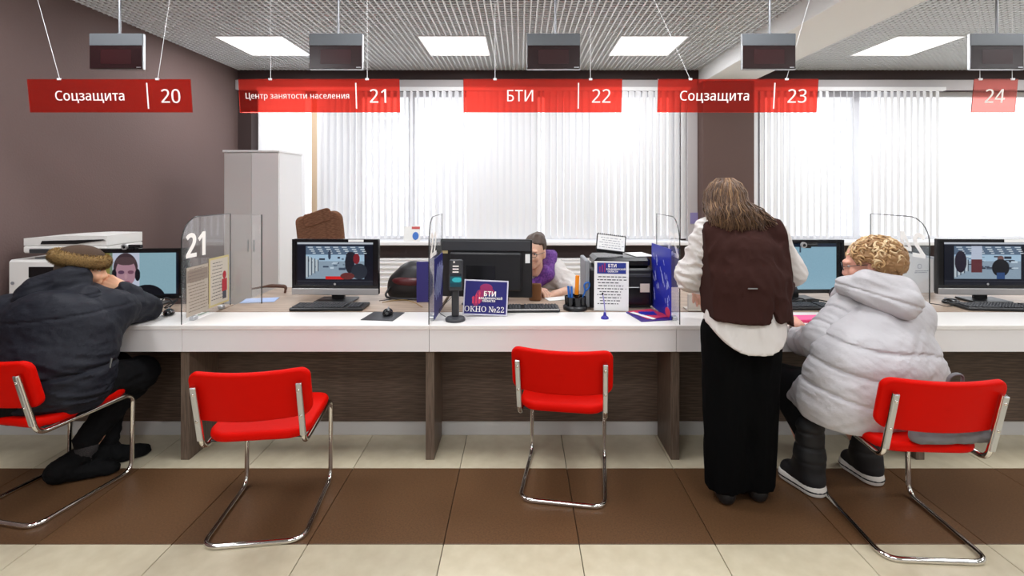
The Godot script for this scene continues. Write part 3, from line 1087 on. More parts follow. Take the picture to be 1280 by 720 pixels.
# ---------------------------------------------------------------- furniture and machines behind the counter
func build_back_furniture() -> void:
	var t := thing("wardrobe", "tall white two-door wardrobe in the corner beside the window", "wardrobe", Vector3(-2.695, 0, -5.26))
	part(t, "body", Mb.new().box(Vector3(0, 0.97, -0.01), Vector3(0.55, 1.94, 0.5), 0.003), M.white)
	part(t, "top_board", Mb.new().box(Vector3(0, 1.948, 0), Vector3(0.57, 0.02, 0.54), 0.002), M.white)
	for s in [-1, 1]:
		var d := part(t, "door", Mb.new().box(Vector3(s * 0.137, 1.0, 0.251), Vector3(0.271, 1.86, 0.018), 0.002), M.white if s > 0 else mat("grey_white_door", c8(214, 210, 208), 0.5))
		part(d, "handle", Mb.new().box(Vector3(s * 0.03, 1.0, 0.268), Vector3(0.01, 0.12, 0.016), 0.003), M.steel)

	# copier by the left wall
	t = thing("copier", "large white office copier against the left wall behind the seated man", "copier", Vector3(-3.19, 0, -3.72))
	part(t, "body", Mb.new().box(Vector3(0, 0.55, 0), Vector3(0.70, 1.06, 0.56), 0.015), M.officewhite)
	part(t, "caster_base", Mb.new().box(Vector3(0, 0.011, 0), Vector3(0.6, 0.02, 0.48)), M.black)
	part(t, "output_bay", Mb.new().box(Vector3(0.03, 0.995, 0.275), Vector3(0.46, 0.075, 0.02), 0.003), M.gloss)
	part(t, "front_door", Mb.new().box(Vector3(0.04, 0.7, 0.284), Vector3(0.56, 0.46, 0.012), 0.004), M.officewhite)
	part(t, "paper_drawer", Mb.new().box(Vector3(0.04, 0.35, 0.284), Vector3(0.56, 0.2, 0.012), 0.004), M.officewhite)
	part(t, "lock", Mb.new().lathe([Vector2(0, 0.004), Vector2(0.012, 0.004), Vector2(0.012, 0)], 12, Vector3(-0.31, 0.92, 0.281), Basis(Vector3.RIGHT, PI / 2)), M.greyplastic)
	part(t, "output_tray", Mb.new().box(Vector3(0.04, 1.083, 0.05), Vector3(0.5, 0.012, 0.36), 0.003), M.greyplastic)
	part(t, "scanner_column", Mb.new().box(Vector3(0, 1.105, -0.05), Vector3(0.5, 0.07, 0.2), 0.006), M.officewhite)
	var sc := part(t, "scanner_bed", Mb.new().box(Vector3(0.035, 1.15, 0.1), Vector3(0.58, 0.05, 0.34), 0.01), M.officewhite)
	part(sc, "control_panel", Mb.new().box(Vector3(0.0, 1.14, 0.272), Vector3(0.4, 0.03, 0.02), 0.004), M.dark)
	var lid := Mb.new()
	lid.prism(PackedVector2Array([Vector2(-0.25, 1.177), Vector2(0.325, 1.177), Vector2(0.325, 1.245), Vector2(0.1, 1.248), Vector2(-0.12, 1.237), Vector2(-0.25, 1.227)]), -0.06, 0.265)
	var ld := part(t, "document_feeder", lid, M.officewhite)
	part(ld, "feed_slot", Mb.new().prism(PackedVector2Array([Vector2(-0.13, 1.187), Vector2(0.12, 1.189), Vector2(0.315, 1.215), Vector2(0.3, 1.221), Vector2(0.1, 1.215), Vector2(-0.12, 1.21)]), 0.262, 0.27), M.black)

	# swivel chair with a knitted cover behind screen 21
	t = thing("office_chair", "office chair with brown knitted cover behind the screen at window 21", "chair", Vector3(-1.66, 0, -4.24), 0.2)
	var knit := mat("brown_knit", Color(1, 1, 1), 0.95)
	knit.albedo_texture = noise_tex(0.03, 256, c8(104, 66, 46), c8(168, 122, 92), 4, 31)
	bump(triplanar(knit, Vector3(3, 22, 3)), height_tex(0.1, 256, 3), 0.4)
	var bb := func(p: Vector3) -> Vector3: return Vector3(p.x, p.y + 0.012 * sin(p.x * 17.0), p.z + 0.3 * p.x * p.x)
	part(t, "backrest", Mb.new().pad(0.37, 0.5, 0.07, 0.06, 0.03, bb), knit, Vector3(0, 1.12, 0.12), Vector3(0.06, 0, 0.09))
	part(t, "cover_fold", Mb.new().pad(0.22, 0.11, 0.03, 0.03, 0.012, bb), knit, Vector3(-0.03, 1.335, 0.16), Vector3(0, 0, 0.16))
	part(t, "seat", Mb.new().box(Vector3(0, 0.5, -0.12), Vector3(0.48, 0.08, 0.46), 0.03), M.black)
	part(t, "back_stem", Mb.new().tube([Vector3(0, 0.46, -0.1), Vector3(0, 0.5, 0.12), Vector3(0, 0.95, 0.09)], 0.02, 8), M.black)
	part(t, "gas_column", Mb.new().tube([Vector3(0, 0.06, -0.12), Vector3(0, 0.47, -0.12)], 0.025, 10), M.black)
	for i in 5:
		var a := TAU * i / 5
		part(t, "base_arm", Mb.new().tube([Vector3(0, 0.1, -0.12), Vector3(cos(a) * 0.28, 0.06, sin(a) * 0.28 - 0.12)], [0.022, 0.014], 8), M.black)
		part(t, "caster", Mb.new().ball(Vector3(cos(a) * 0.28, 0.027, sin(a) * 0.28 - 0.12), Vector3(0.02, 0.027, 0.027), 10), M.black)

	# dark bag on the desk left of divider 22
	t = thing("handbag", "rounded dark bag with burgundy panel on the desk beside the divider", "bag", W(513, 362, 3.62) * Vector3(1, 0, 1) + Vector3(0, TOP, 0))
	var f := Fld.new(Vector3(-0.2, 0, -0.14), Vector3(0.2, 0.3, 0.14), 0.008, 60.0)
	f.ell(Vector3(0, 0.1, 0), Vector3(0.16, 0.11, 0.1)).ell(Vector3(0.03, 0.16, 0), Vector3(0.12, 0.1, 0.085)).cap(Vector3(-0.1, 0.04, 0), Vector3(0.1, 0.04, 0), 0.06, 0.06)
	part(t, "body", Mb.new().add(f.arrays(func(p, d): return maxf(d, 0.002 - p.y))), mat("dark_leather", c8(34, 32, 34), 0.45))
	f = Fld.new(Vector3(-0.2, 0.05, -0.02), Vector3(0.2, 0.2, 0.14), 0.008, 60.0)
	f.ell(Vector3(0.01, 0.125, 0.03), Vector3(0.14, 0.05, 0.085))
	part(t, "burgundy_panel", Mb.new().add(f.arrays()), mat("burgundy_leather", c8(84, 26, 30), 0.35))
	part(t, "handle", Mb.new().tube(bent([Vector3(-0.12, 0.1, 0.04), Vector3(-0.17, 0.02, 0.1), Vector3(-0.05, 0.012, 0.13), Vector3(0.08, 0.012, 0.12)], [0.05, 0.05]), 0.008, 8), mat("dark_leather", c8(34, 32, 34), 0.45))

	# brown armrest loop and papers left of screen 21
	single("document", Mb.new().box(Vector3.ZERO, Vector3(0.22, 0.003, 0.14), 0.0005), mat("pale_blue_sheet", c8(170, 190, 228), 0.7), "pale blue sheet lying on the desk left of the screen at window 21", "paper", W(325, 376, 3.5) * Vector3(1, 0, 1) + Vector3(0, TOP + 0.0015, 0), Vector3(0, 0.2, 0))
	single("armrest", Mb.new().tube(bent([W(315, 361, 3.75), W(338, 357, 3.75), W(358, 358, 3.75), W(356, 366, 3.75)], [0.05, 0.03]), [0.006, 0.008, 0.01, 0.013, 0.014, 0.014, 0.014, 0.014, 0.014, 0.013, 0.012, 0.012, 0.01, 0.008], 8), mat("brown_armrest", c8(92, 62, 48), 0.5), "curved brown armrest showing left of the screen at window 21", "armrest")
	# calendar card on the window sill
	t = thing("calendar_card", "small folded calendar card with a blue picture on the window sill", "calendar", W(514, 303, 6.185))
	t.position.y = 0.915
	part(t, "back_sheet", Mb.new().box(Vector3(-0.045, 0.095, 0), Vector3(0.1, 0.19, 0.003)), M.paper, Vector3.ZERO, Vector3(-0.15, 0, 0))
	part(t, "front_sheet", Mb.new().box(Vector3(0.055, 0.1, 0.01), Vector3(0.12, 0.2, 0.003)), M.paper, Vector3.ZERO, Vector3(-0.15, 0, 0))
	part(t, "print", Mb.new().ball(Vector3(0.055, 0.07, 0.0135), Vector3(0.04, 0.05, 0.001), 12), mat("blue_print", c8(70, 120, 200), 0.7), Vector3.ZERO, Vector3(-0.15, 0, 0))
	part(t, "print_bar", Mb.new().box(Vector3(0.055, 0.17, 0.0135), Vector3(0.1, 0.03, 0.001)), mat("red_print", c8(200, 90, 90), 0.7), Vector3.ZERO, Vector3(-0.15, 0, 0))

func lines(m: Mb, x0: float, x1: float, y0: float, n: int, step: float, z: float, sd: int, h := 0.006) -> Mb:
	# rows of small printed words
	var g := RandomNumberGenerator.new()
	g.seed = sd
	for i in n:
		var x := x0 + g.randf_range(0.0, (x1 - x0) * 0.12)
		var e := x1 - g.randf_range(0.0, (x1 - x0) * 0.3)
		while x < e:
			var w := g.randf_range(0.008, 0.028)
			m.box(Vector3(x + w / 2, y0 - i * step, z), Vector3(minf(w, e - x + 0.004), h, 0.0008))
			x += w + 0.006
	return m

func build_window21() -> void:
	var d := build_divider(-1.9525, "21", "clear divider screen numbered 21 with two notices and a clear wing")
	part(d, "wing", Mb.new().box(Vector3(0.105, 0.31, -3.362), Vector3(0.21, 0.6, 0.005)), M.acrylic)
	part(d, "wing_edge", Mb.new().tube([Vector3(0.21, 0.01, -3.362), Vector3(0.21, 0.61, -3.362)], 0.004, 6), M.edge)
	# notices stuck to the divider
	var nt := thing("notice", "greyish text notice stuck to divider 21, the nearer of its two", "notice", Vector3(-1.947, TOP + 0.175, -3.01), PI / 2)
	part(nt, "sheet", Mb.new().box(Vector3.ZERO, Vector3(0.2, 0.29, 0.002)), mat("grey_sheet", c8(176, 164, 150), 0.7))
	part(nt, "heading", Mb.new().box(Vector3(0, 0.09, 0.0014), Vector3(0.19, 0.07, 0.001)), mat("grey_sheet_dark", c8(140, 126, 114), 0.7))
	part(nt, "print", lines(Mb.new(), -0.09, 0.09, 0.13, 14, 0.019, 0.002, 3, 0.004), mat("faded_ink", c8(120, 108, 98), 0.8))
	nt = thing("notice", "text notice with yellow border and red figure stuck to divider 21", "notice", Vector3(-1.947, TOP + 0.19, -3.225), PI / 2)
	part(nt, "border", Mb.new().box(Vector3.ZERO, Vector3(0.21, 0.31, 0.002)), mat("yellow_sheet", c8(196, 180, 128), 0.7))
	part(nt, "sheet", Mb.new().box(Vector3(0, 0, 0.0012), Vector3(0.185, 0.285, 0.001)), mat("notice_sheet", c8(196, 186, 172), 0.7))
	part(nt, "print", lines(Mb.new(), -0.085, 0.06, 0.12, 12, 0.021, 0.002, 6, 0.004), M.ink)
	part(nt, "figure", Mb.new().box(Vector3(0.055, -0.035, 0.002), Vector3(0.055, 0.08, 0.001)).ball(Vector3(0.055, 0.03, 0.002), Vector3(0.02, 0.026, 0.001), 12), mat("figure_red", c8(170, 40, 50), 0.7))
	part(nt, "figure_base", Mb.new().box(Vector3(0.055, -0.1, 0.002), Vector3(0.04, 0.05, 0.001)), M.ink)
	single("leaf_sprig", Mb.new().tube([W(238, 400, 3.03), W(250, 393, 3.1), W(262, 389, 3.2)], [0.002, 0.012, 0.003], 6, true, 0.3), mat("green_leaf", c8(84, 120, 84), 0.6), "small green sprig lying on the counter at divider 21", "sprig")
	# screen 21
	var hall := screen_mat("screen_hall", pic_hall(12, false))
	monitor("monitor", "black screen with silver chin showing a hall at window 21", Vector3(-1.28, TOP, -3.45), deg_to_rad(-2), 0.605, 0.385, hall, 0.045, M.silver, 0.53, 0.3)
	var tape := Mb.new().box(Vector3(-1.125, TOP + 0.425, -3.441), Vector3(0.12, 0.016, 0.002))
	single("label_sticker", tape, M.paper, "white inventory sticker on the top edge of the window 21 screen", "sticker")
	keyboard("black keyboard before the silver-chinned screen at window 21", Vector3(-1.245, TOP, -3.275), deg_to_rad(1), 0.47, 0.17)
	single("mouse_pad", Mb.new().box(Vector3.ZERO, Vector3(0.2, 0.004, 0.2), 0.001), M.dark, "square black mouse pad on the counter at window 21", "mouse pad", Vector3(-0.84, TOP + 0.002, -3.06), Vector3(0, -0.12, 0))
	mouse("black mouse on the mouse pad at window 21", Vector3(-0.82, TOP + 0.004, -3.09), 0.1)
	cable("thin cable running from the window 21 mouse towards the divider", [W(478, 378, 3.2), W(500, 375, 3.3), W(515, 377, 3.35), W(528, 384, 3.3)], 0.003, mat("yellowed_cable", c8(150, 120, 70), 0.6))
	cable("tangled black cable under the window 21 screen", [W(474, 376, 3.42), W(482, 375, 3.46), W(492, 373.5, 3.5), W(503, 373, 3.5)])
	# blue folder standing by the divider
	single("folder", Mb.new().box(Vector3(0, 0.14, 0), Vector3(0.09, 0.28, 0.012), 0.002), mat("indigo_folder", c8(46, 40, 110), 0.5), "dark blue folder standing against divider 22 beside the bag", "folder", W(529, 372, 3.45) * Vector3(1, 0, 1) + Vector3(0, TOP, 0), Vector3(0, 0.1, 0))

func mouse(label: String, at: Vector3, yaw: float) -> void:
	var t := thing("computer_mouse", label, "mouse", at, yaw)
	var f := Fld.new(Vector3(-0.06, 0, -0.08), Vector3(0.06, 0.06, 0.08), 0.004, 140.0, 0.03)
	f.ell(Vector3(0, 0.01, 0), Vector3(0.032, 0.028, 0.054))
	part(t, "shell", Mb.new().add(f.arrays(func(p, d): return maxf(d, 0.004 - p.y))), M.gloss)
	part(t, "wheel", Mb.new().lathe([Vector2(0.0, -0.004), Vector2(0.009, -0.004), Vector2(0.009, 0.004), Vector2(0, 0.004)], 14, Vector3(0, 0.033, -0.03), Basis(Vector3.BACK, PI / 2)), M.greyplastic)

func build_window22() -> void:
	build_divider(-0.5255, "22", "clear divider screen numbered 22 seen edge-on, second from the left")
	# leaflet rack on that divider
	var t := thing("leaflet_poster", "narrow blue poster fixed to divider 22", "poster", Vector3(-0.506, TOP + 0.19, -3.1), PI / 2)
	var navy := mat("navy_print", c8(34, 36, 110), 0.45)
	part(t, "sheet", Mb.new().box(Vector3.ZERO, Vector3(0.3, 0.36, 0.004)), navy)
	var st := Mb.new()
	for i in 9: st.box(Vector3(-0.1 + i * 0.025, 0.05 - 0.02 * (i % 3), 0.0028), Vector3(0.006, 0.2, 0.001), 0.0, Basis(Vector3.BACK, -0.6))
	part(t, "stripes", st, mat("pale_print", c8(190, 196, 230), 0.6)).set_meta("kind", "stuff")
	# terminal on a stand
	t = thing("handheld_terminal", "black terminal with teal screen on a round weighted stand", "terminal", Vector3(-0.385, TOP, -2.965))
	part(t, "base", Mb.new().lathe([Vector2(0.058, 0), Vector2(0.06, 0.012), Vector2(0.054, 0.02), Vector2(0.02, 0.026), Vector2(0, 0.026)], 28), M.dark)
	part(t, "stem", Mb.new().box(Vector3(0.0, 0.105, -0.005), Vector3(0.042, 0.16, 0.03), 0.006), M.dark)
	var body := part(t, "body", Mb.new().box(Vector3.ZERO, Vector3(0.082, 0.185, 0.026), 0.008), M.dark, Vector3(0.004, 0.272, 0.005), Vector3(-0.12, 0.12, -0.02))
	var tm := screen_mat("terminal_screen", Pic.new(40, 48, c8(20, 92, 104)).r(0, 0, 40, 10, c8(34, 40, 50)).e(24, 22, 18, 9, c8(60, 190, 200)).r(0, 34, 40, 14, c8(20, 70, 84)), 0.8)
	part(body, "screen", face_quad(0.066, 0.078), tm, Vector3(0, -0.03, 0.0145))
	var pr := Mb.new()
	pr.ball(Vector3(-0.012, 0.076, 0.0135), Vector3(0.005, 0.006, 0.001), 10)
	for i in 3: pr.box(Vector3(-0.002, 0.052 - i * 0.017, 0.0135), Vector3(0.036, 0.007, 0.001))
	part(body, "print", pr, M.letter)
	cable("thin cable trailing from the terminal stand across the counter", [W(557, 396, 2.98), W(549, 388, 3.05), W(560, 376, 3.2), W(566, 370, 3.35)], 0.0022)
	# sign "window no. 22"
	t = thing("counter_sign", "blue tabletop sign reading window no. 22 in a pale frame", "sign", W(606, 393, 3.05) * Vector3(1, 0, 1) + Vector3(0, TOP + 0.004, 0), deg_to_rad(4))
	t.rotation.x = deg_to_rad(-8)
	t.rotation.z = deg_to_rad(-3.0)
	part(t, "board", Mb.new().box(Vector3(0, 0.112, 0), Vector3(0.272, 0.212, 0.006), 0.001), mat("sign_frame", c8(214, 212, 226), 0.4))
	part(t, "print_field", Mb.new().box(Vector3(0, 0.112, 0.0035), Vector3(0.256, 0.196, 0.001)), mat("sign_navy", c8(30, 28, 108), 0.4))
	var bl := Mb.new()
	for q in [[-0.05, 0.1, 0.03, 0.026], [-0.035, 0.13, 0.026, 0.03], [0.0, 0.17, 0.04, 0.026], [-0.06, 0.08, 0.018, 0.02], [0.02, 0.15, 0.03, 0.02]]:
		bl.ball(Vector3(q[0], q[1], 0.0042), Vector3(q[2], q[3], 0.0006), 14)
	part(t, "magenta_clouds", bl, mat("sign_magenta", c8(150, 34, 96), 0.45))
	part(t, "emblem", houses(Mb.new(), Vector3(-0.058, 0.075, 0.0052), 0.055), mat("sign_pink_red", c8(214, 60, 96), 0.45))
	part(t, "lettering", text("БТИ", 0.042, true, 0.001), M.letter, Vector3(0.025, 0.135, 0.0055))
	part(t, "small_lettering", text("ВЛАДИМИРСКОЙ", 0.017, true, 0.001), M.letter, Vector3(0.03, 0.108, 0.0055))
	part(t, "small_lettering", text("ОБЛАСТИ", 0.017, true, 0.001), M.letter, Vector3(0.02, 0.092, 0.0055))
	part(t, "window_number", text("ОКНО №22", 0.046, false, 0.001, "Droid Serif"), M.letter, Vector3(-0.005, 0.042, 0.0055))
	part(t, "easel", Mb.new().box(Vector3(0, 0.07, -0.04), Vector3(0.06, 0.14, 0.003), 0.0, Basis(Vector3.RIGHT, -0.45)), mat("sign_frame", c8(214, 212, 226), 0.4))
	# clerk's screen from behind
	t = thing("monitor", "clerk's black screen seen from behind at window 22", "monitor", Vector3(-0.235, TOP, -3.46), PI + deg_to_rad(-5))
	part(t, "case", Mb.new().box(Vector3(0, 0.235, 0.0), Vector3(0.64, 0.4, 0.03), 0.006), M.black)
	part(t, "screen", face_quad(0.6, 0.35), M.gloss, Vector3(0, 0.24, 0.0165))
	part(t, "rear_shell", Mb.new().box(Vector3(0, 0.215, -0.03), Vector3(0.5, 0.26, 0.04), 0.01), M.black)
	part(t, "top_vent", Mb.new().box(Vector3(0, 0.39, -0.02), Vector3(0.62, 0.07, 0.012), 0.003), M.dark)
	part(t, "socket_plate", Mb.new().box(Vector3(0.03, 0.2, -0.051), Vector3(0.2, 0.12, 0.004), 0.001), M.gloss)
	part(t, "neck", Mb.new().box(Vector3(0, 0.08, -0.045), Vector3(0.1, 0.16, 0.03), 0.006), M.black)
	part(t, "stand", Mb.new().box(Vector3(0, 0.008, -0.02), Vector3(0.3, 0.014, 0.2), 0.005), M.black)
	part(t, "yellow_label", Mb.new().box(Vector3(0.29, 0.35, -0.0165), Vector3(0.045, 0.03, 0.002)), mat("tape_yellow", c8(206, 190, 140), 0.7))
	part(t, "white_label", Mb.new().box(Vector3(-0.29, 0.305, -0.0165), Vector3(0.032, 0.062, 0.002)), M.paper)
	t = keyboard("black keyboard seen from behind in front of the clerk at window 22", W(664, 386, 3.22) * Vector3(1, 0, 1) + Vector3(0, TOP, 0), PI + 0.03, 0.36, 0.14)
	part(t, "silver_rim", Mb.new().box(Vector3(0, 0.02, -0.072), Vector3(0.35, 0.01, 0.006), 0.002), M.silver)
	single("wallet", Mb.new().box(Vector3(0, 0.06, 0), Vector3(0.085, 0.12, 0.03), 0.006), mat("tan_leather", c8(120, 76, 40), 0.5), "tan brown leather case standing beside the clerk's screen", "case", W(669, 372, 3.5) * Vector3(1, 0, 1) + Vector3(0, TOP, 0), Vector3(0, -0.2, 0))
	single("document", Mb.new().box(Vector3.ZERO, Vector3(0.17, 0.004, 0.1), 0.001), M.paper, "white paper lying on the desk before the clerk's arm", "paper", W(697, 374, 3.55) * Vector3(1, 0, 1) + Vector3(0, TOP + 0.002, 0), Vector3(0, 0.3, 0))
	# pen carousel
	t = thing("pen_organiser", "round black desk organiser with pockets beside the grey box", "organiser", W(719, 386, 3.25) * Vector3(1, 0, 1) + Vector3(0, TOP, 0))
	part(t, "base", Mb.new().lathe([Vector2(0.078, 0), Vector2(0.08, 0.02), Vector2(0.072, 0.028), Vector2(0.02, 0.03), Vector2(0, 0.03)], 28), M.black)
	for i in 6:
		var a := TAU * i / 6 + 0.3
		part(t, "pocket", Mb.new().lathe([Vector2(0.022, 0.028), Vector2(0.025, 0.085), Vector2(0.022, 0.085), Vector2(0.019, 0.03)], 14, Vector3(cos(a) * 0.046, 0, sin(a) * 0.046)), M.gloss)
	var pb: Vector3 = t.position
	single("box_cutter", Mb.new().box(Vector3.ZERO, Vector3(0.026, 0.13, 0.012), 0.004), mat("orange_plastic", c8(250, 146, 20), 0.4), "orange box cutter standing in the pen organiser", "box cutter", pb + Vector3(0.015, 0.15, -0.03), Vector3(0, 0, -0.05))
	single("scissors", Mb.new().tube(bent([Vector3(0, -0.05, 0), Vector3(0.01, 0.03, 0), Vector3(-0.012, 0.07, 0), Vector3(0.02, 0.095, 0), Vector3(0.032, 0.06, 0), Vector3(0.012, 0.03, 0)], [0.01, 0.02, 0.02, 0.02]), 0.0055, 8), mat("blue_plastic", c8(36, 104, 190), 0.4), "blue-handled scissors standing in the pen organiser", "scissors", pb + Vector3(0.05, 0.09, -0.01), Vector3(0, 0, -0.25))
	for i in 3:
		single("marker_pen", Mb.new().tube([Vector3(0, 0, 0), Vector3(-0.01 + 0.006 * i, 0.12, 0.0)], 0.008, 10), mat("blue_plastic", c8(36, 104, 190), 0.4) if i < 2 else M.gloss, ["blue marker leaning left in the front of the pen organiser", "blue marker standing upright in the front of the pen organiser", "black pen behind the orange box cutter in the organiser"][i], "pen", pb + [Vector3(-0.038, 0.035, 0.026), Vector3(-0.024, 0.035, 0.034), Vector3(0.02, 0.035, -0.045)][i])
	# black machine with grey side
	t = thing("label_printer", "black desktop printer with a grey side panel at window 22", "printer", W(782, 388, 3.22) * Vector3(1, 0, 1) + Vector3(-0.015, TOP, -0.2))
	part(t, "body", Mb.new().box(Vector3(-0.005, 0.135, 0), Vector3(0.42, 0.25, 0.3), 0.012), M.black)
	part(t, "foot", Mb.new().box(Vector3(-0.005, 0.006, 0), Vector3(0.4, 0.012, 0.26)), M.dark)
	part(t, "side_panel", Mb.new().box(Vector3(-0.226, 0.16, 0.02), Vector3(0.03, 0.31, 0.27), 0.006), M.greyplastic)
	part(t, "lid", Mb.new().box(Vector3(0.01, 0.295, 0.0), Vector3(0.37, 0.07, 0.28), 0.02), M.gloss)
	part(t, "cover", Mb.new().box(Vector3(0.045, 0.08, 0.152), Vector3(0.28, 0.12, 0.012), 0.004), M.gloss)
	part(t, "output_slot", Mb.new().box(Vector3(0.04, 0.215, 0.15), Vector3(0.3, 0.02, 0.01), 0.002), M.dark)
	part(t, "rating_label", Mb.new().box(Vector3(0.15, 0.135, 0.1585), Vector3(0.062, 0.056, 0.002)), mat("cream_label", c8(232, 220, 200), 0.7))
	single("document", Mb.new().box(Vector3.ZERO, Vector3(0.13, 0.004, 0.2), 0.001), M.paper, "white paper lying on top of the black printer", "paper", Vector3(t.position.x + 0.15, TOP + 0.334, t.position.z), Vector3(0, 0.2, 0))
	# spiral calendar on top
	var k := thing("desk_calendar", "spiral desk calendar tilted on top of the black printer", "calendar", Vector3(t.position.x - 0.055, TOP + 0.358, t.position.z + 0.04), 0.0)
	k.rotation.z = deg_to_rad(-7)
	k.rotation.x = deg_to_rad(-14)
	part(k, "board", Mb.new().box(Vector3(0, 0.06, 0), Vector3(0.2, 0.11, 0.006), 0.001), M.black)
	part(k, "sheet", Mb.new().box(Vector3(0, 0.06, 0.004), Vector3(0.185, 0.1, 0.002)), M.paper)
	part(k, "print", lines(Mb.new(), -0.08, 0.085, 0.09, 5, 0.016, 0.0055, 8, 0.004), mat("grey_print", c8(160, 160, 170), 0.8))
	for i in 14: part(k, "spiral", Mb.new().box(Vector3(-0.09 + i * 0.0138, 0.114, 0.003), Vector3(0.004, 0.012, 0.012), 0.001), M.gloss)
	part(k, "prop", Mb.new().box(Vector3(0.0, 0.035, -0.04), Vector3(0.18, 0.1, 0.004), 0.0, Basis(Vector3.RIGHT, -0.5)), M.black)
	# notice leaning on the machine
	t = thing("notice", "white price notice with a blue heading leaning on the black printer", "notice", W(764, 388, 3.2) * Vector3(1, 0, 1) + Vector3(0, TOP + 0.002, 0))
	t.rotation.x = deg_to_rad(-3)
	t.rotation.z = deg_to_rad(-1)
	part(t, "sheet", Mb.new().box(Vector3(0, 0.157, 0), Vector3(0.222, 0.315, 0.003)), M.paper)
	part(t, "heading", Mb.new().box(Vector3(0, 0.27, 0.002), Vector3(0.186, 0.07, 0.001)), mat("heading_blue", c8(34, 52, 140), 0.5))
	part(t, "emblem", houses(Mb.new(), Vector3(-0.06, 0.245, 0.0032), 0.045), mat("sign_magenta", c8(150, 34, 96), 0.45))
	part(t, "lettering", text("БТИ", 0.03, true, 0.0008), M.letter, Vector3(0.005, 0.286, 0.0032))
	part(t, "small_lettering", text("ВЛАДИМИРСКОЙ", 0.0145, true, 0.0008), M.letter, Vector3(0.028, 0.264, 0.0032))
	part(t, "small_lettering", text("ОБЛАСТИ", 0.0145, true, 0.0008), M.letter, Vector3(0.008, 0.249, 0.0032))
	part(t, "print", lines(Mb.new(), -0.095, 0.095, 0.215, 10, 0.019, 0.0022, 15, 0.0055), M.ink)
	# pen on a stand
	t = thing("counter_pen", "blue counter pen standing in its round holder", "pen", W(756, 396, 3.0) * Vector3(1, 0, 1) + Vector3(0, TOP, 0))
	var pen := mat("violet_plastic", c8(50, 44, 150), 0.35)
	part(t, "sticker", Mb.new().box(Vector3(0.005, 0.0015, 0.012), Vector3(0.07, 0.002, 0.05)), M.paper)
	part(t, "holder", Mb.new().lathe([Vector2(0.024, 0.002), Vector2(0.022, 0.012), Vector2(0.01, 0.022), Vector2(0.007, 0.04), Vector2(0, 0.04)], 18), pen)
	part(t, "shaft", Mb.new().tube([Vector3(0.002, 0.035, 0), Vector3(-0.004, 0.1, 0), Vector3(-0.012, 0.148, 0)], [0.003, 0.0038, 0.003], 8), mat("pale_violet_plastic", c8(150, 146, 210), 0.35))
	part(t, "cap", Mb.new().ball(Vector3(-0.013, 0.152, 0), Vector3(0.006, 0.008, 0.006), 10), M.gloss)

func houses(m: Mb, at: Vector3, s: float) -> Mb:
	# cluster of little houses
	for q in [[-0.35, 0.35, 0.55], [0.0, 0.4, 0.8], [0.35, 0.35, 1.1]]:
		var w: float = s * 0.16
		var x: float = at.x + q[0] * s
		m.box(Vector3(x, at.y + q[2] * s / 2, at.z), Vector3(w, q[2] * s, 0.001))
		m.tri(Vector3(x - w, at.y + q[2] * s, at.z + 0.0004), Vector3(x + w, at.y + q[2] * s, at.z + 0.0004), Vector3(x, at.y + (q[2] + 0.3) * s, at.z + 0.0004), Vector3.BACK)
	return m

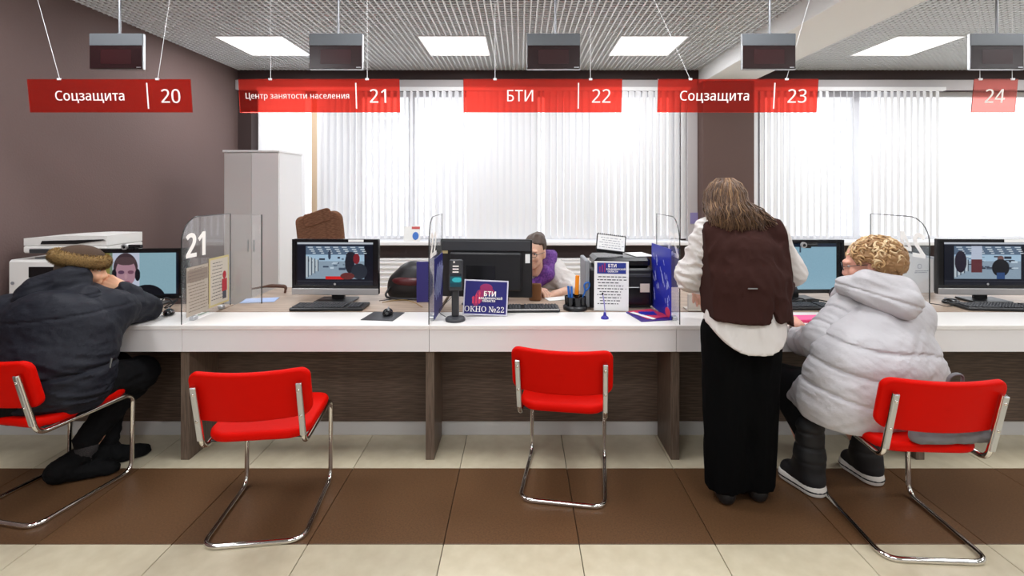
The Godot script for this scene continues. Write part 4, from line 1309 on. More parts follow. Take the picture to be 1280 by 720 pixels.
func build_window23() -> void:
	build_divider(0.9215, "23", "clear divider screen numbered 23 between the printer and the standing woman")
	var navy := mat("royal_print", c8(34, 44, 170), 0.4)
	var t := thing("leaflet_poster", "blue poster with pink and white streaks fixed to divider 23", "poster", Vector3(0.888, TOP + 0.004, -3.14), -1.52)
	part(t, "sheet", Mb.new().box(Vector3(0, 0.21, 0), Vector3(0.36, 0.42, 0.004)), navy)
	var st := Mb.new()
	var g := RandomNumberGenerator.new()
	g.seed = 3
	for i in 34: st.box(Vector3(g.randf_range(-0.15, 0.15), g.randf_range(0.06, 0.36), 0.0028), Vector3(0.004, g.randf_range(0.02, 0.05), 0.001), 0.0, Basis(Vector3.BACK, 0.5))
	part(t, "streaks", st, mat("pale_print", c8(190, 196, 230), 0.6)).set_meta("kind", "stuff")
	var pk := Mb.new()
	for q in [[0.13, 0.035, 0.045, 0.03]]: pk.ball(Vector3(q[0], q[1], 0.0028), Vector3(q[2], q[3], 0.0008), 14)
	part(t, "pink_flare", pk, mat("sign_pink_red", c8(214, 60, 96), 0.45))
	# leaflets lying flat
	t = thing("leaflet_stack", "fan of blue and pink leaflets lying on the counter before divider 23", "leaflets", Vector3(0.79, TOP, -3.06), 0.2)
	part(t, "leaflet", Mb.new().box(Vector3(0, 0.004, 0), Vector3(0.2, 0.008, 0.22), 0.001), mat("violet_print", c8(60, 34, 130), 0.4))
	part(t, "leaflet", Mb.new().box(Vector3(0.02, 0.010, -0.02), Vector3(0.17, 0.003, 0.2)), mat("sign_pink_red", c8(214, 60, 96), 0.45), Vector3.ZERO, Vector3(0, 0.2, 0))
	part(t, "leaflet", Mb.new().box(Vector3(-0.05, 0.0125, 0.0), Vector3(0.03, 0.002, 0.19)), M.paper, Vector3.ZERO, Vector3(0, 0.35, 0))
	part(t, "leaflet", Mb.new().box(Vector3(0.0, 0.0125, -0.03), Vector3(0.1, 0.002, 0.08)), navy, Vector3.ZERO, Vector3(0, -0.2, 0))
	# screen 23, webcam, keyboard
	var blue := screen_mat("screen_blue", pic_blue())
	monitor("monitor", "black screen with a pale blue picture between the two women", W(996, 372, 3.5) * Vector3(1, 0, 1) + Vector3(0, TOP, 0), deg_to_rad(2), 0.68, 0.375, blue, 0.0, M.black, 0.605, 0.32, -0.02)
	webcam("round webcam on top of the screen between the two women", W(1003, 306, 3.475))
	keyboard("black keyboard on the counter before the standing woman", Vector3(1.83, TOP, -3.28), deg_to_rad(2), 0.45, 0.15)
	cable("black cable loops behind the keyboard by the two women", [W(985, 378, 3.42), W(1000, 373, 3.42), W(1008, 378, 3.4), W(995, 380, 3.38), W(1012, 374, 3.44), W(1035, 377, 3.42)], 0.005)
	t = thing("file_folder", "magenta plastic folder on the counter between the two women", "folder", W(1008, 400, 2.98) * Vector3(1, 0, 1) + Vector3(0, TOP, 0), 0.05)
	part(t, "cover", Mb.new().box(Vector3(0, 0.006, 0), Vector3(0.22, 0.012, 0.13), 0.002), mat("magenta_plastic", c8(236, 60, 120), 0.35))
	part(t, "sheets", Mb.new().box(Vector3(0.004, 0.014, 0.0), Vector3(0.19, 0.003, 0.11)), mat("pink_sheet", c8(238, 90, 146), 0.5))
	single("letter_tray", Mb.new().box(Vector3(0, 0.055, 0), Vector3(0.13, 0.11, 0.012), 0.004).box(Vector3(0, 0.004, -0.04), Vector3(0.13, 0.008, 0.1), 0.002), mat("beige_plastic", c8(206, 198, 184), 0.4), "beige plastic holder behind the standing woman's left arm", "holder", W(872, 395, 3.2) * Vector3(1, 0, 1) + Vector3(0, TOP, 0))

func webcam(label: String, at: Vector3) -> void:
	var t := thing("webcam", label, "webcam", at)
	part(t, "body", Mb.new().tube([Vector3(-0.01, 0, 0), Vector3(0.1, 0.0, 0)], 0.012, 12), M.gloss)
	part(t, "lens_ring", Mb.new().lathe([Vector2(0.013, 0), Vector2(0.02, 0.004), Vector2(0.02, 0.02), Vector2(0.0, 0.022)], 20, Vector3(0, 0, 0.004), Basis(Vector3.RIGHT, PI / 2)), M.silver)
	part(t, "lens", Mb.new().ball(Vector3(0, 0, 0.024), Vector3(0.011, 0.011, 0.006), 14), M.gloss)
	part(t, "clip", Mb.new().box(Vector3(0.03, -0.016, -0.01), Vector3(0.05, 0.012, 0.05), 0.003), M.gloss)

func build_window20() -> void:
	var call := screen_mat("screen_call", pic_call(c8(20, 26, 40)))
	monitor("monitor", "black screen showing a video call before the man in the navy jacket", Vector3(-2.53, TOP, -3.32), deg_to_rad(4), 0.6, 0.335, call, 0.0, M.black, 0.525, 0.28, -0.02)
	webcam("small webcam on top of the screen showing the video call", Vector3(-2.62, TOP + 0.4, -3.32))
	cable("tangle of black cable on the counter beside the man's elbow", [W(200, 378, 3.18), W(208, 372, 3.2), W(216, 380, 3.2), W(205, 385, 3.12), W(222, 374, 3.22), W(212, 384, 3.15)], 0.004)
	mouse("black mouse on the counter beside the man's elbow", W(211, 393, 3.1) * Vector3(1, 0, 1) + Vector3(0, TOP, 0), 0.6)

func build_window24() -> void:
	build_divider(2.3625, "24", "clear divider screen numbered 24 behind the woman in the grey coat")
	var hall := screen_mat("screen_hall_pillar", pic_hall(31, true))
	monitor("monitor", "black screen with silver chin showing a dim hall, right of divider 24", Vector3(3.235, TOP, -3.45), deg_to_rad(-2), 0.66, 0.385, hall, 0.045, M.silver, 0.58, 0.3)
	single("label_sticker", Mb.new().box(Vector3(3.42, TOP + 0.425, -3.437), Vector3(0.16, 0.02, 0.002)), M.paper, "white inventory sticker on the top edge of the rightmost screen", "sticker")
	keyboard("black keyboard before the rightmost screen", Vector3(3.14, TOP, -3.27), deg_to_rad(-4), 0.5, 0.17)
	mouse("black mouse behind the keyboard before the rightmost screen", Vector3(2.94, TOP, -3.4), 1.3)
	cable("thin black cable on the counter left of the rightmost keyboard", [W(1160, 379, 3.3), W(1175, 381, 3.3), W(1184, 383, 3.28), W(1196, 380, 3.35)], 0.003)
	var t := thing("office_machine", "white machine with a small grey emblem behind the woman in the grey coat", "machine", W(1135, 372, 3.8) * Vector3(1, 0, 1) + Vector3(0, TOP, -0.05), 0.12)
	part(t, "body", Mb.new().prism(PackedVector2Array([Vector2(-0.24, 0), Vector2(0.16, 0), Vector2(0.16, 0.25), Vector2(-0.08, 0.31), Vector2(-0.24, 0.31)]), -0.1, 0.1), M.white)
	part(t, "edge_strip", Mb.new().box(Vector3(0.165, 0.14, 0.06), Vector3(0.012, 0.26, 0.09), 0.002), M.greyplastic)
	part(t, "emblem", Mb.new().lathe([Vector2(0.018, 0), Vector2(0.018, 0.001), Vector2(0.014, 0.001)], 20, Vector3(0.04, 0.2, 0.101), Basis(Vector3.RIGHT, PI / 2)), mat("grey_print", c8(160, 160, 170), 0.8))
	part(t, "emblem_text", lines(Mb.new(), -0.01, 0.12, 0.165, 2, 0.012, 0.101, 4, 0.006), mat("grey_print", c8(160, 160, 170), 0.8))
	single("window_leaflet", Mb.new().box(Vector3(0, 0.07, 0), Vector3(0.1, 0.14, 0.003)), mat("lilac_sheet", c8(150, 140, 190), 0.6), "lilac leaflet taped to the white window lining beside the brown column", "leaflet", Vector3(2.2, 1.13, -6.297))
# ---------------------------------------------------------------- people
func aim(fwd: Vector3, up := Vector3.UP) -> Basis:
	# -z looks along fwd, y as near to up as can be
	var z := -fwd.normalized()
	var x := up.cross(z).normalized()
	return Basis(x, z.cross(x), z)

var head_cache = null
func head_arrays() -> Dictionary:
	# a head about its middle, face towards -z
	if head_cache != null: return head_cache
	var f := Fld.new(Vector3(-0.11, -0.2, -0.15), Vector3(0.11, 0.15, 0.13), 0.0045, 130.0, 0.03)
	f.ell(Vector3(0, 0.03, 0.012), Vector3(0.072, 0.092, 0.094))
	f.ell(Vector3(0, -0.025, -0.03), Vector3(0.06, 0.085, 0.066))
	f.ell(Vector3(0, -0.098, -0.064), Vector3(0.03, 0.02, 0.026))
	f.cap(Vector3(-0.045, -0.07, -0.01), Vector3(-0.012, -0.1, -0.06), 0.02, 0.016)
	f.cap(Vector3(0.045, -0.07, -0.01), Vector3(0.012, -0.1, -0.06), 0.02, 0.016)
	f.cap(Vector3(0, 0.012, -0.094), Vector3(0, -0.03, -0.11), 0.007, 0.012)
	f.ell(Vector3(0.012, -0.034, -0.1), Vector3(0.009, 0.007, 0.01))
	f.ell(Vector3(-0.012, -0.034, -0.1), Vector3(0.009, 0.007, 0.01))
	f.cap(Vector3(-0.042, 0.026, -0.084), Vector3(-0.014, 0.028, -0.096), 0.007, 0.008)
	f.cap(Vector3(0.042, 0.026, -0.084), Vector3(0.014, 0.028, -0.096), 0.007, 0.008)
	f.ell(Vector3(-0.038, -0.03, -0.075), Vector3(0.02, 0.02, 0.016))
	f.ell(Vector3(0.038, -0.03, -0.075), Vector3(0.02, 0.02, 0.016))
	f.ell(Vector3(0, -0.062, -0.093), Vector3(0.022, 0.006, 0.009))
	f.ell(Vector3(0, -0.073, -0.091), Vector3(0.019, 0.007, 0.009))
	for s in [-1.0, 1.0]:
		f.ell(Vector3(s * 0.076, -0.012, 0.012), Vector3(0.009, 0.032, 0.019))
		f.ell(Vector3(s * 0.073, -0.038, 0.004), Vector3(0.009, 0.01, 0.009))
	f.cap(Vector3(0, -0.06, 0.03), Vector3(0, -0.18, 0.045), 0.052, 0.056)
	var dent := func(p: Vector3, d: float) -> float:
		for s in [-1.0, 1.0]:
			var q: Vector3 = (p - Vector3(s * 0.031, 0.008, -0.1)) / Vector3(0.019, 0.012, 0.018)
			d = maxf(d, (1.0 - q.length()) * 0.012)
		return d
	head_cache = f.arrays(dent)
	return head_cache

var hand_cache := {}
func hand_arrays(side: float, curl: float, thumb_in := 0.0) -> Dictionary:
	# wrist at the origin, fingers towards -z, back of the hand up; side +1 is a right hand (thumb at -x)
	var key := "%s %s %s" % [side, curl, thumb_in]
	if hand_cache.has(key): return hand_cache[key]
	var f := Fld.new(Vector3(-0.09, -0.12, -0.21), Vector3(0.09, 0.05, 0.05), 0.0032, 260.0, 0.016)
	f.cap(Vector3(0, 0, 0.03), Vector3(0, 0, -0.01), 0.026, 0.027, Vector3.RIGHT, 1.15)
	var xs := [-0.03, -0.01, 0.01, 0.029]
	var len := [0.072, 0.08, 0.075, 0.058]
	var rad := [0.0088, 0.009, 0.0085, 0.0075]
	for i in 4:
		var x: float = xs[i] * side
		var b := Vector3(x, 0.004 - absf(xs[i]) * 0.1, -0.088 + absf(xs[i] + 0.01) * 0.25)
		f.cap(Vector3(x * 0.55, 0, -0.005), b, 0.016, 0.0125)
		var a := 0.15 + curl * 0.5
		var p := b
		for k in 3:
			var l: float = len[i] * [0.45, 0.31, 0.24][k]
			var q := p + Vector3(x * 0.12 * (1.0 - curl) * l / 0.03, -sin(a) * l, -cos(a) * l)
			f.cap(p, q, rad[i] * (1.0 - 0.1 * k), rad[i] * (0.93 - 0.12 * k))
			p = q
			a += curl * [0.75, 0.6, 0.0][k]
	var t0 := Vector3(-0.02 * side, -0.008, -0.018)
	var t1 := Vector3((-0.045 + 0.01 * thumb_in) * side, -0.018 - 0.01 * thumb_in, -0.052)
	var t2 := Vector3((-0.056 + 0.028 * thumb_in) * side, -0.024 - 0.012 * thumb_in, -0.083)
	var t3 := Vector3((-0.058 + 0.042 * thumb_in) * side, -0.028 - 0.012 * thumb_in, -0.108)
	f.cap(t0, t1, 0.016, 0.0125).cap(t1, t2, 0.0115, 0.0105).cap(t2, t3, 0.0105, 0.008)
	hand_cache[key] = f.arrays()
	return hand_cache[key]

func garment(t: Node3D, called: String, f: Fld, m: Material, warp = null) -> MeshInstance3D:
	return part(t, called, Mb.new().add(f.arrays(warp)), m, -t.position)

var fold: FastNoiseLite
func folds(p: Vector3, sc: Vector3, amp: float) -> float:
	var n := fold.get_noise_3d(p.x * sc.x, p.y * sc.y, p.z * sc.z)
	return amp * (1.0 - 2.4 * absf(n))

func groove(x: float, w: float, depth: float) -> float:
	return depth * exp(-(x * x) / (w * w))

func along(p: Vector3, a: Vector3, b: Vector3) -> Vector2:
	# (share of the way from a to b, distance from that line)
	var ab := b - a
	var t := (p - a).dot(ab) / ab.length_squared()
	return Vector2(t, (p - a - ab * clampf(t, 0, 1)).length())

func skin(key: String, c: Color) -> StandardMaterial3D:
	var m := mat(key, c, 0.5)
	m.subsurf_scatter_enabled = true
	m.subsurf_scatter_strength = 0.15
	return m

func spectacles(t: Node3D, hx: Transform3D, m: Material) -> void:
	var mb := Mb.new()
	mb.xf = Transform3D(Basis(), -t.position) * hx
	for s in [-1.0, 1.0]:
		var ring := []
		for i in 17:
			var a := TAU * i / 16
			ring.append(Vector3(s * 0.033 + cos(a) * 0.023, 0.006 + sin(a) * 0.017, -0.112))
		mb.tube(ring, 0.0018, 6, false)
		mb.tube([Vector3(s * 0.056, 0.01, -0.11), Vector3(s * 0.077, 0.008, -0.05), Vector3(s * 0.082, 0.0, 0.015)], 0.002, 6)
	mb.tube([Vector3(-0.01, 0.008, -0.113), Vector3(0.01, 0.008, -0.113)], 0.0018, 6)
	part(t, "spectacles", mb, m)

func eyes(t: Node3D, hx: Transform3D) -> void:
	var w := Mb.new()
	var d := Mb.new()
	w.xf = Transform3D(Basis(), -t.position) * hx
	d.xf = w.xf
	for s in [-1.0, 1.0]:
		w.ball(Vector3(s * 0.031, 0.006, -0.079), Vector3(0.0125, 0.0085, 0.011), 12)
		d.ball(Vector3(s * 0.031, 0.005, -0.088), Vector3(0.0055, 0.0055, 0.003), 10)
	part(t, "eyes", w, mat("eye_white", c8(226, 220, 214), 0.3))
	part(t, "irises", d, mat("iris", c8(54, 44, 40), 0.25))
	var l := Mb.new()
	l.xf = w.xf
	l.ball(Vector3(0, -0.0625, -0.0985), Vector3(0.02, 0.0045, 0.005), 12).ball(Vector3(0, -0.072, -0.097), Vector3(0.018, 0.005, 0.005), 12)
	part(t, "lips", l, mat("lips", c8(176, 92, 90), 0.45))

func build_people() -> void:
	fold = FastNoiseLite.new()
	fold.noise_type = FastNoiseLite.TYPE_SIMPLEX_SMOOTH
	fold.seed = 11
	fold.frequency = 1.0
	fold.fractal_octaves = 2
	seated_man()
	standing_woman()
	seated_woman()
	clerk()

# -------- the man in the navy jacket, seated at the left, cheek on his hand
func seated_man() -> void:
	var t := thing("person", "seated man in navy jacket and fur-brimmed cap, cheek resting on his hand", "person", Vector3(-2.4, 0, -2.55))
	var rt := Vector3(0.98, 0, 0.19)
	var pel := Vector3(-2.39, 0.575, -2.555)
	var waist := Vector3(-2.40, 0.68, -2.585)
	var chest := Vector3(-2.42, 0.84, -2.66)
	var nape := Vector3(-2.435, 0.965, -2.74)
	var sr := W(140, 388, 2.76)
	var sl := W(12, 396, 2.64)
	var er := W(183, 386, 2.985)
	var wr := W(153, 359, 2.88)
	var el := W(70, 392, 3.0)
	var wl := W(150, 386, 3.06)
	var hipr := Vector3(-2.29, 0.545, -2.53)
	var hipl := Vector3(-2.5, 0.545, -2.49)
	var kr := Vector3(-2.235, 0.485, -2.93)
	var kl := Vector3(-2.42, 0.50, -2.96)
	var ar := W(106, 566, 2.72)
	var al := W(135, 560, 2.86)
	var hd := W(101, 337, 2.80)
	var hx := Transform3D(aim(Vector3(0.78, -0.14, -0.55), Vector3(0.06, 1, 0)), hd)
	# body
	var f := Fld.new(Vector3(-2.8, 0.02, -3.2), Vector3(-1.98, 1.2, -2.2), 0.016, 60.0, 0.05)
	f.cap(pel, chest, 0.14, 0.15, rt, 1.3).cap(chest, nape, 0.13, 0.07, rt, 1.4).cap(nape, hd, 0.06, 0.055)
	f.cap(sl, sr, 0.06, 0.06).cap(sr, er, 0.05, 0.04).cap(er, wr, 0.04, 0.03).cap(sl, el, 0.05, 0.04).cap(el, wl, 0.04, 0.03)
	f.cap(hipr, kr, 0.085, 0.055).cap(hipl, kl, 0.085, 0.055).cap(kr, ar, 0.05, 0.035).cap(kl, al, 0.05, 0.035)
	var b := Mb.new().add(f.arrays())
	b.add(head_arrays(), hx)
	b.add(hand_arrays(1.0, 0.35), Transform3D(aim(Vector3(-0.85, 0.42, 0.2), Vector3(0.35, 0.35, 0.85)), wr))
	b.add(hand_arrays(-1.0, 0.5), Transform3D(aim(Vector3(0.95, -0.05, -0.2)), wl))
	part(t, "body", b, skin("man_skin", c8(236, 180, 144)), -t.position)
	eyes(t, hx)
	# padded jacket
	f = Fld.new(Vector3(-2.86, 0.4, -3.2), Vector3(-1.98, 1.16, -2.12), 0.0105, 48.0, 0.06)
	f.cap(pel + Vector3(0, -0.01, 0), waist, 0.19, 0.19, rt, 1.42).cap(waist, chest, 0.2, 0.19, rt, 1.38).cap(chest, nape, 0.18, 0.1, rt, 1.5)
	f.cap(sl, sr, 0.105, 0.1).cap(sr, sr.lerp(er, 0.3), 0.1, 0.085).cap(sl, el, 0.105, 0.068).cap(el, wl, 0.066, 0.05)
	f.ell(chest + Vector3(0.0, 0.0, 0.1), Vector3(0.25, 0.2, 0.12))
	var cloth := func(p: Vector3, d: float) -> float:
		var low := clampf((0.86 - p.y) / 0.3, 0.15, 1.0)
		d += folds(p + Vector3(0, 0.25 * p.x, 0), Vector3(3.0, 13.0, 3.0), -0.010 * low) + folds(p, Vector3(9, 9, 9), -0.003)
		d += groove(p.y - 0.635 - 0.12 * (p.x + 2.4), 0.01, 0.012)
		d += groove(p.y - 0.915 - 0.1 * (p.x + 2.4), 0.007, 0.006) * (1.0 if p.z > -2.8 else 0.0)
		return maxf(d, 0.462 - p.y)
	var navy := mat("navy_jacket_cloth", c8(25, 27, 36), 0.6, 0.0, 0.35)
	bump(triplanar(navy, Vector3.ONE * 5.0), height_tex(0.06, 256, 4), 0.06)
	garment(t, "jacket", f, navy, cloth)
	f = Fld.new(Vector3(-2.5, 0.74, -3.14), Vector3(-2.06, 1.12, -2.6), 0.0095, 80.0, 0.045)
	f.cap(sr, er, 0.098, 0.07).cap(er, wr.lerp(er, 0.1), 0.068, 0.05)
	garment(t, "sleeve", f, navy, func(p, d): return maxf(d + folds(p + Vector3(0, 0.5 * p.x, 0), Vector3(5, 12, 6), -0.007), TOP + 0.002 - p.y if p.z < -2.86 else -1.0))
	# hood folded on the back
	f = Fld.new(Vector3(-2.75, 0.86, -2.92), Vector3(-2.12, 1.2, -2.42), 0.0095, 70.0, 0.045)
	f.cap(W(38, 374, 2.62), W(108, 374, 2.66), 0.068, 0.07).cap(W(50, 362, 2.64), W(92, 350, 2.70), 0.07, 0.075).cap(W(84, 352, 2.68), W(112, 376, 2.74), 0.055, 0.04)
	var hood := func(p: Vector3, d: float) -> float:
		return d + folds(p + Vector3(0, -0.5 * p.x, 0), Vector3(3.5, 12, 4), -0.008) + groove(p.y - 0.985 - 0.2 * (p.x + 2.4), 0.008, 0.008)
	garment(t, "hood", f, navy, hood)
	part(t, "zip_pull", Mb.new().box(Vector3.ZERO, Vector3(0.008, 0.06, 0.004), 0.001), M.steel, W(138, 455, 2.56) - t.position, Vector3(0, 0, -0.2))
	# trousers and shoes
	f = Fld.new(Vector3(-2.75, 0.06, -3.12), Vector3(-2.05, 0.72, -2.28), 0.012, 55.0, 0.06)
	f.cap(hipr, kr, 0.12, 0.085).cap(hipl, kl, 0.12, 0.085).cap(kr, ar + Vector3(0, 0.06, 0), 0.085, 0.055).cap(kl, al + Vector3(0, 0.06, 0), 0.085, 0.055).cap(hipl, hipr, 0.13, 0.13)
	var black := mat("black_trouser_cloth", c8(13, 13, 15), 0.85, 0.0, 0.3)
	bump(triplanar(black, Vector3.ONE * 6.0), height_tex(0.1, 256, 3), 0.1)
	garment(t, "trousers", f, black, func(p, d): return d + folds(p, Vector3(7, 10, 7), -0.008))
	var print := Mb.new()
	var g := RandomNumberGenerator.new()
	g.seed = 8
	for i in 40:
		var a := W(g.randf_range(132, 150), g.randf_range(476, 502), 2.62)
		print.box(a, Vector3(0.02, 0.003, 0.002), 0.0, Basis(Vector3.BACK, g.randf_range(-0.8, 0.8)))
	f = Fld.new(Vector3(-2.6, 0.0, -3.1), Vector3(-2.1, 0.2, -2.5), 0.009, 90.0, 0.04)
	var h1 := W(70, 598, 2.66)
	var t1 := W(138, 590, 2.76)
	var h2 := W(118, 580, 2.80)
	var t2 := W(178, 568, 2.95)
	f.cap(h1 + Vector3(0, 0.03, 0), t1 + Vector3(0, 0.02, 0), 0.05, 0.042).cap(h2 + Vector3(0, 0.03, 0), t2 + Vector3(0, 0.02, 0), 0.05, 0.042)
	f.cap(h1 + Vector3(0.03, 0.05, 0), ar, 0.055, 0.05).cap(h2 + Vector3(0.03, 0.05, 0), al, 0.055, 0.05)
	garment(t, "shoes", f, mat("black_shoe_felt", c8(11, 11, 12), 0.85, 0.0, 0.3), func(p, d): return maxf(d + folds(p, Vector3(14, 14, 14), -0.005), 0.004 - p.y))
	f = Fld.new(ar - Vector3.ONE * 0.1, ar + Vector3(0.1, 0.12, 0.1), 0.007, 100.0, 0.03)
	f.cap(ar + Vector3(-0.01, -0.02, 0), ar + Vector3(0.01, 0.03, 0), 0.052, 0.052)
	var sock := mat("patterned_sock", Color(1, 1, 1), 0.9)
	sock.albedo_texture = noise_tex(0.25, 128, c8(16, 15, 16), c8(84, 78, 78), 2, 6)
	triplanar(sock, Vector3.ONE * 6.0)
	garment(t, "sock", f, sock)
	# cap: dark crown, fur brim
	f = Fld.new(Vector3(-0.16, -0.02, -0.17), Vector3(0.16, 0.17, 0.17), 0.008, 80.0, 0.04)
	f.ell(Vector3(0, 0.07, 0.012), Vector3(0.096, 0.068, 0.11))
	var cap := part(t, "cap", Mb.new().add(f.arrays(func(p, d): return maxf(d, 0.04 - p.y))), mat("brown_cap_cloth", c8(70, 50, 34), 0.85), hd - t.position)
	cap.basis = hx.basis
	var fur := mat("fur_brim", Color(1, 1, 1), 0.95)
	fur.albedo_texture = noise_tex(0.1, 256, c8(92, 68, 38), c8(176, 144, 92), 3, 41)
	triplanar(fur, Vector3.ONE * 5.0)
	var rows := []
	var ctr := []
	for i in 33:
		var a := TAU * i / 32
		var c := Vector3(cos(a) * 0.094, 0.06 + 0.012 * sin(a), sin(a) * 0.108 + 0.01)
		var out := Vector3(cos(a), 0, sin(a))
		var ring := []
		for j in 12:
			var q := TAU * j / 12
			ring.append(c + out * (cos(q) * 0.03) + Vector3.UP * (sin(q) * 0.034))
		rows.append(ring)
		ctr.append(c)
	var brim_mesh := Mb.new()
	brim_mesh.rows(rows, ctr)
	var brim := part(cap, "fur_brim", brim_mesh, fur)
	var hairs := Mb.new()
	g.seed = 19
	for i in 2600:
		var a := g.randf() * TAU
		var q := g.randf_range(-1.7, 1.9)
		var out := Vector3(cos(a), 0, sin(a))
		var nn := out * cos(q) + Vector3.UP * sin(q)
		var c := Vector3(cos(a) * 0.094, 0.06 + 0.012 * sin(a), sin(a) * 0.108 + 0.01) + out * (cos(q) * 0.029) + Vector3.UP * (sin(q) * 0.033)
		var d := (nn + Vector3(g.randf_range(-0.6, 0.6), g.randf_range(-0.6, 0.4), g.randf_range(-0.6, 0.6))).normalized()
		var s := d.cross(Vector3(0.3, 0.9, 0.2)).normalized() * 0.0016
		hairs.tri(c - s, c + s, c + d * 0.014, nn)
		hairs.tri(c - s.rotated(d, 1.5), c + s.rotated(d, 1.5), c + d * 0.013, nn)
	part(brim, "fur", hairs, mat("fur_tips", c8(160, 128, 78), 0.95)).set_meta("kind", "stuff")
	# short grey hair under the cap
	f = Fld.new(Vector3(-0.13, -0.1, -0.06), Vector3(0.13, 0.08, 0.15), 0.008, 90.0, 0.04)
	f.ell(Vector3(0, 0.01, 0.03), Vector3(0.082, 0.09, 0.085))
	var hr := part(t, "hair", Mb.new().add(f.arrays(func(p, d): return maxf(d, maxf(-0.045 - p.y - 0.2 * p.z, -0.01 - p.z)))), mat("grey_brown_hair", c8(96, 80, 66), 0.8), hd - t.position)
	hr.basis = hx.basis

# -------- the standing woman, seen from behind
func standing_woman() -> void:
	var t := thing("person", "standing woman with long brown hair, brown vest over white blouse, black trousers", "person", Vector3(1.12, 0, -2.5))
	var hip := Vector3(1.11, 0.95, -2.50)
	var chest := Vector3(1.135, 1.22, -2.56)
	var top := Vector3(1.15, 1.365, -2.62)
	var sl := Vector3(0.985, 1.345, -2.62)
	var sr := Vector3(1.315, 1.35, -2.60)
	var el := W(863, 345, 2.66)
	var er := W(990, 340, 2.66)
	var wl := Vector3(1.05, 1.0, -2.93)
	var wr := Vector3(1.40, 0.97, -2.88)
	var hl := Vector3(1.02, 0.9, -2.5)
	var hr := Vector3(1.2, 0.9, -2.5)
	var fl := Vector3(1.03, 0.09, -2.54)
	var fr := Vector3(1.2, 0.09, -2.56)
	var hd := W(903, 257, 2.68)
	var hx := Transform3D(aim(Vector3(-0.25, -0.35, -0.9), Vector3(-0.15, 1, 0)), hd)
	var f := Fld.new(Vector3(0.8, 0.0, -3.0), Vector3(1.5, 1.5, -2.3), 0.016, 60.0, 0.05)
	f.cap(hip, chest, 0.12, 0.11, Vector3.RIGHT, 1.25).cap(chest, top, 0.11, 0.06, Vector3.RIGHT, 1.4).cap(top, hd, 0.055, 0.05)
	f.cap(sl, sr, 0.045, 0.045).cap(sl, el, 0.042, 0.036).cap(sr, er, 0.042, 0.036).cap(el, wl, 0.036, 0.026).cap(er, wr, 0.036, 0.026)
	f.cap(hl, fl, 0.085, 0.04).cap(hr, fr, 0.085, 0.04)
	var b := Mb.new().add(f.arrays())
	b.add(head_arrays(), hx)
	b.add(hand_arrays(-1.0, 0.4), Transform3D(aim(Vector3(0.25, -0.75, -0.6)), wl))
	b.add(hand_arrays(1.0, 0.4), Transform3D(aim(Vector3(-0.25, -0.75, -0.6)), wr))
	part(t, "body", b, skin("pale_skin", c8(222, 176, 152)), -t.position)
	eyes(t, hx)
	var white := mat("white_blouse_cloth", c8(220, 215, 211), 0.8, 0.0, 0.3)
	white.backlight_enabled = true
	white.backlight = Color(0.15, 0.15, 0.15)
	# blouse
	f = Fld.new(Vector3(0.78, 0.72, -3.02), Vector3(1.56, 1.46, -2.25), 0.0105, 55.0, 0.06)
	f.cap(Vector3(1.112, 0.78, -2.48), Vector3(1.12, 0.9, -2.49), 0.164, 0.148, Vector3.RIGHT, 1.22).cap(Vector3(1.12, 0.9, -2.49), chest, 0.138, 0.12, Vector3.RIGHT, 1.25).cap(chest, top, 0.12, 0.07, Vector3.RIGHT, 1.45)
	f.cap(sl, el, 0.068, 0.064).cap(sr, er, 0.068, 0.06).cap(el, wl, 0.064, 0.046).cap(er, wr, 0.058, 0.044)
	var blouse := func(p: Vector3, d: float) -> float:
		var arm := minf(along(p, el, sl).y, along(p, el, wl).y)
		var amp := 0.014 if arm < 0.1 and p.x < 1.0 else 0.006
		d += folds(p + Vector3(0, 0.4 * p.x, 0), Vector3(6, 13, 6) if p.y > 0.98 else Vector3(9, 3, 9), -amp)
		var u := clampf(absf(p.x - 1.125) / 0.2, 0.0, 1.0)
		return maxf(d, 0.79 + 0.12 * u * u * u - p.y)
	garment(t, "blouse", f, white, blouse)
	# vest
	f = Fld.new(Vector3(0.86, 0.86, -2.85), Vector3(1.5, 1.46, -2.22), 0.0095, 60.0, 0.06)
	f.cap(Vector3(1.125, 0.86, -2.485), Vector3(1.13, 1.08, -2.515), 0.186, 0.165, Vector3.RIGHT, 1.2).cap(Vector3(1.13, 1.08, -2.52), chest, 0.155, 0.145, Vector3.RIGHT, 1.28).cap(chest, top, 0.138, 0.075, Vector3.RIGHT, 1.45)
	f.cap(sl + Vector3(0.0, -0.005, 0.015), sr + Vector3(0.0, -0.005, 0.015), 0.068, 0.068)
	f.cap(Vector3(0.985, 1.3, -2.575), Vector3(1.0, 1.1, -2.53), 0.075, 0.09).cap(Vector3(1.305, 1.3, -2.575), Vector3(1.28, 1.1, -2.53), 0.075, 0.09)
	f.cap(Vector3(1.31, 1.1, -2.56), Vector3(1.385, 0.93, -2.62), 0.07, 0.03)
	var vest := func(p: Vector3, d: float) -> float:
		d += folds(p, Vector3(9, 4.5, 9), -0.007)
		d += groove(p.x - 1.205, 0.008, 0.012) * clampf((1.1 - p.y) * 8.0, 0, 1)
		# arm holes
		d = maxf(d, 0.936 - p.x - 0.04 * clampf((p.y - 1.36) * 12.0, 0, 1) * -1.0)
		if p.y > 1.1: d = maxf(d, p.x - 1.352)
		var hem := 0.935 + 0.06 * exp(-pow((p.x - 1.195) / 0.012, 2)) - 0.07 * clampf((p.x - 1.28) / 0.1, 0.0, 1.0)
		return maxf(d, hem - p.y)
	var brown := mat("brown_vest_cloth", c8(54, 31, 27), 0.9, 0.0, 0.25)
	bump(triplanar(brown, Vector3.ONE * 9.0), height_tex(0.2, 128, 2), 0.05)
	var vs := garment(t, "vest", f, brown, vest)
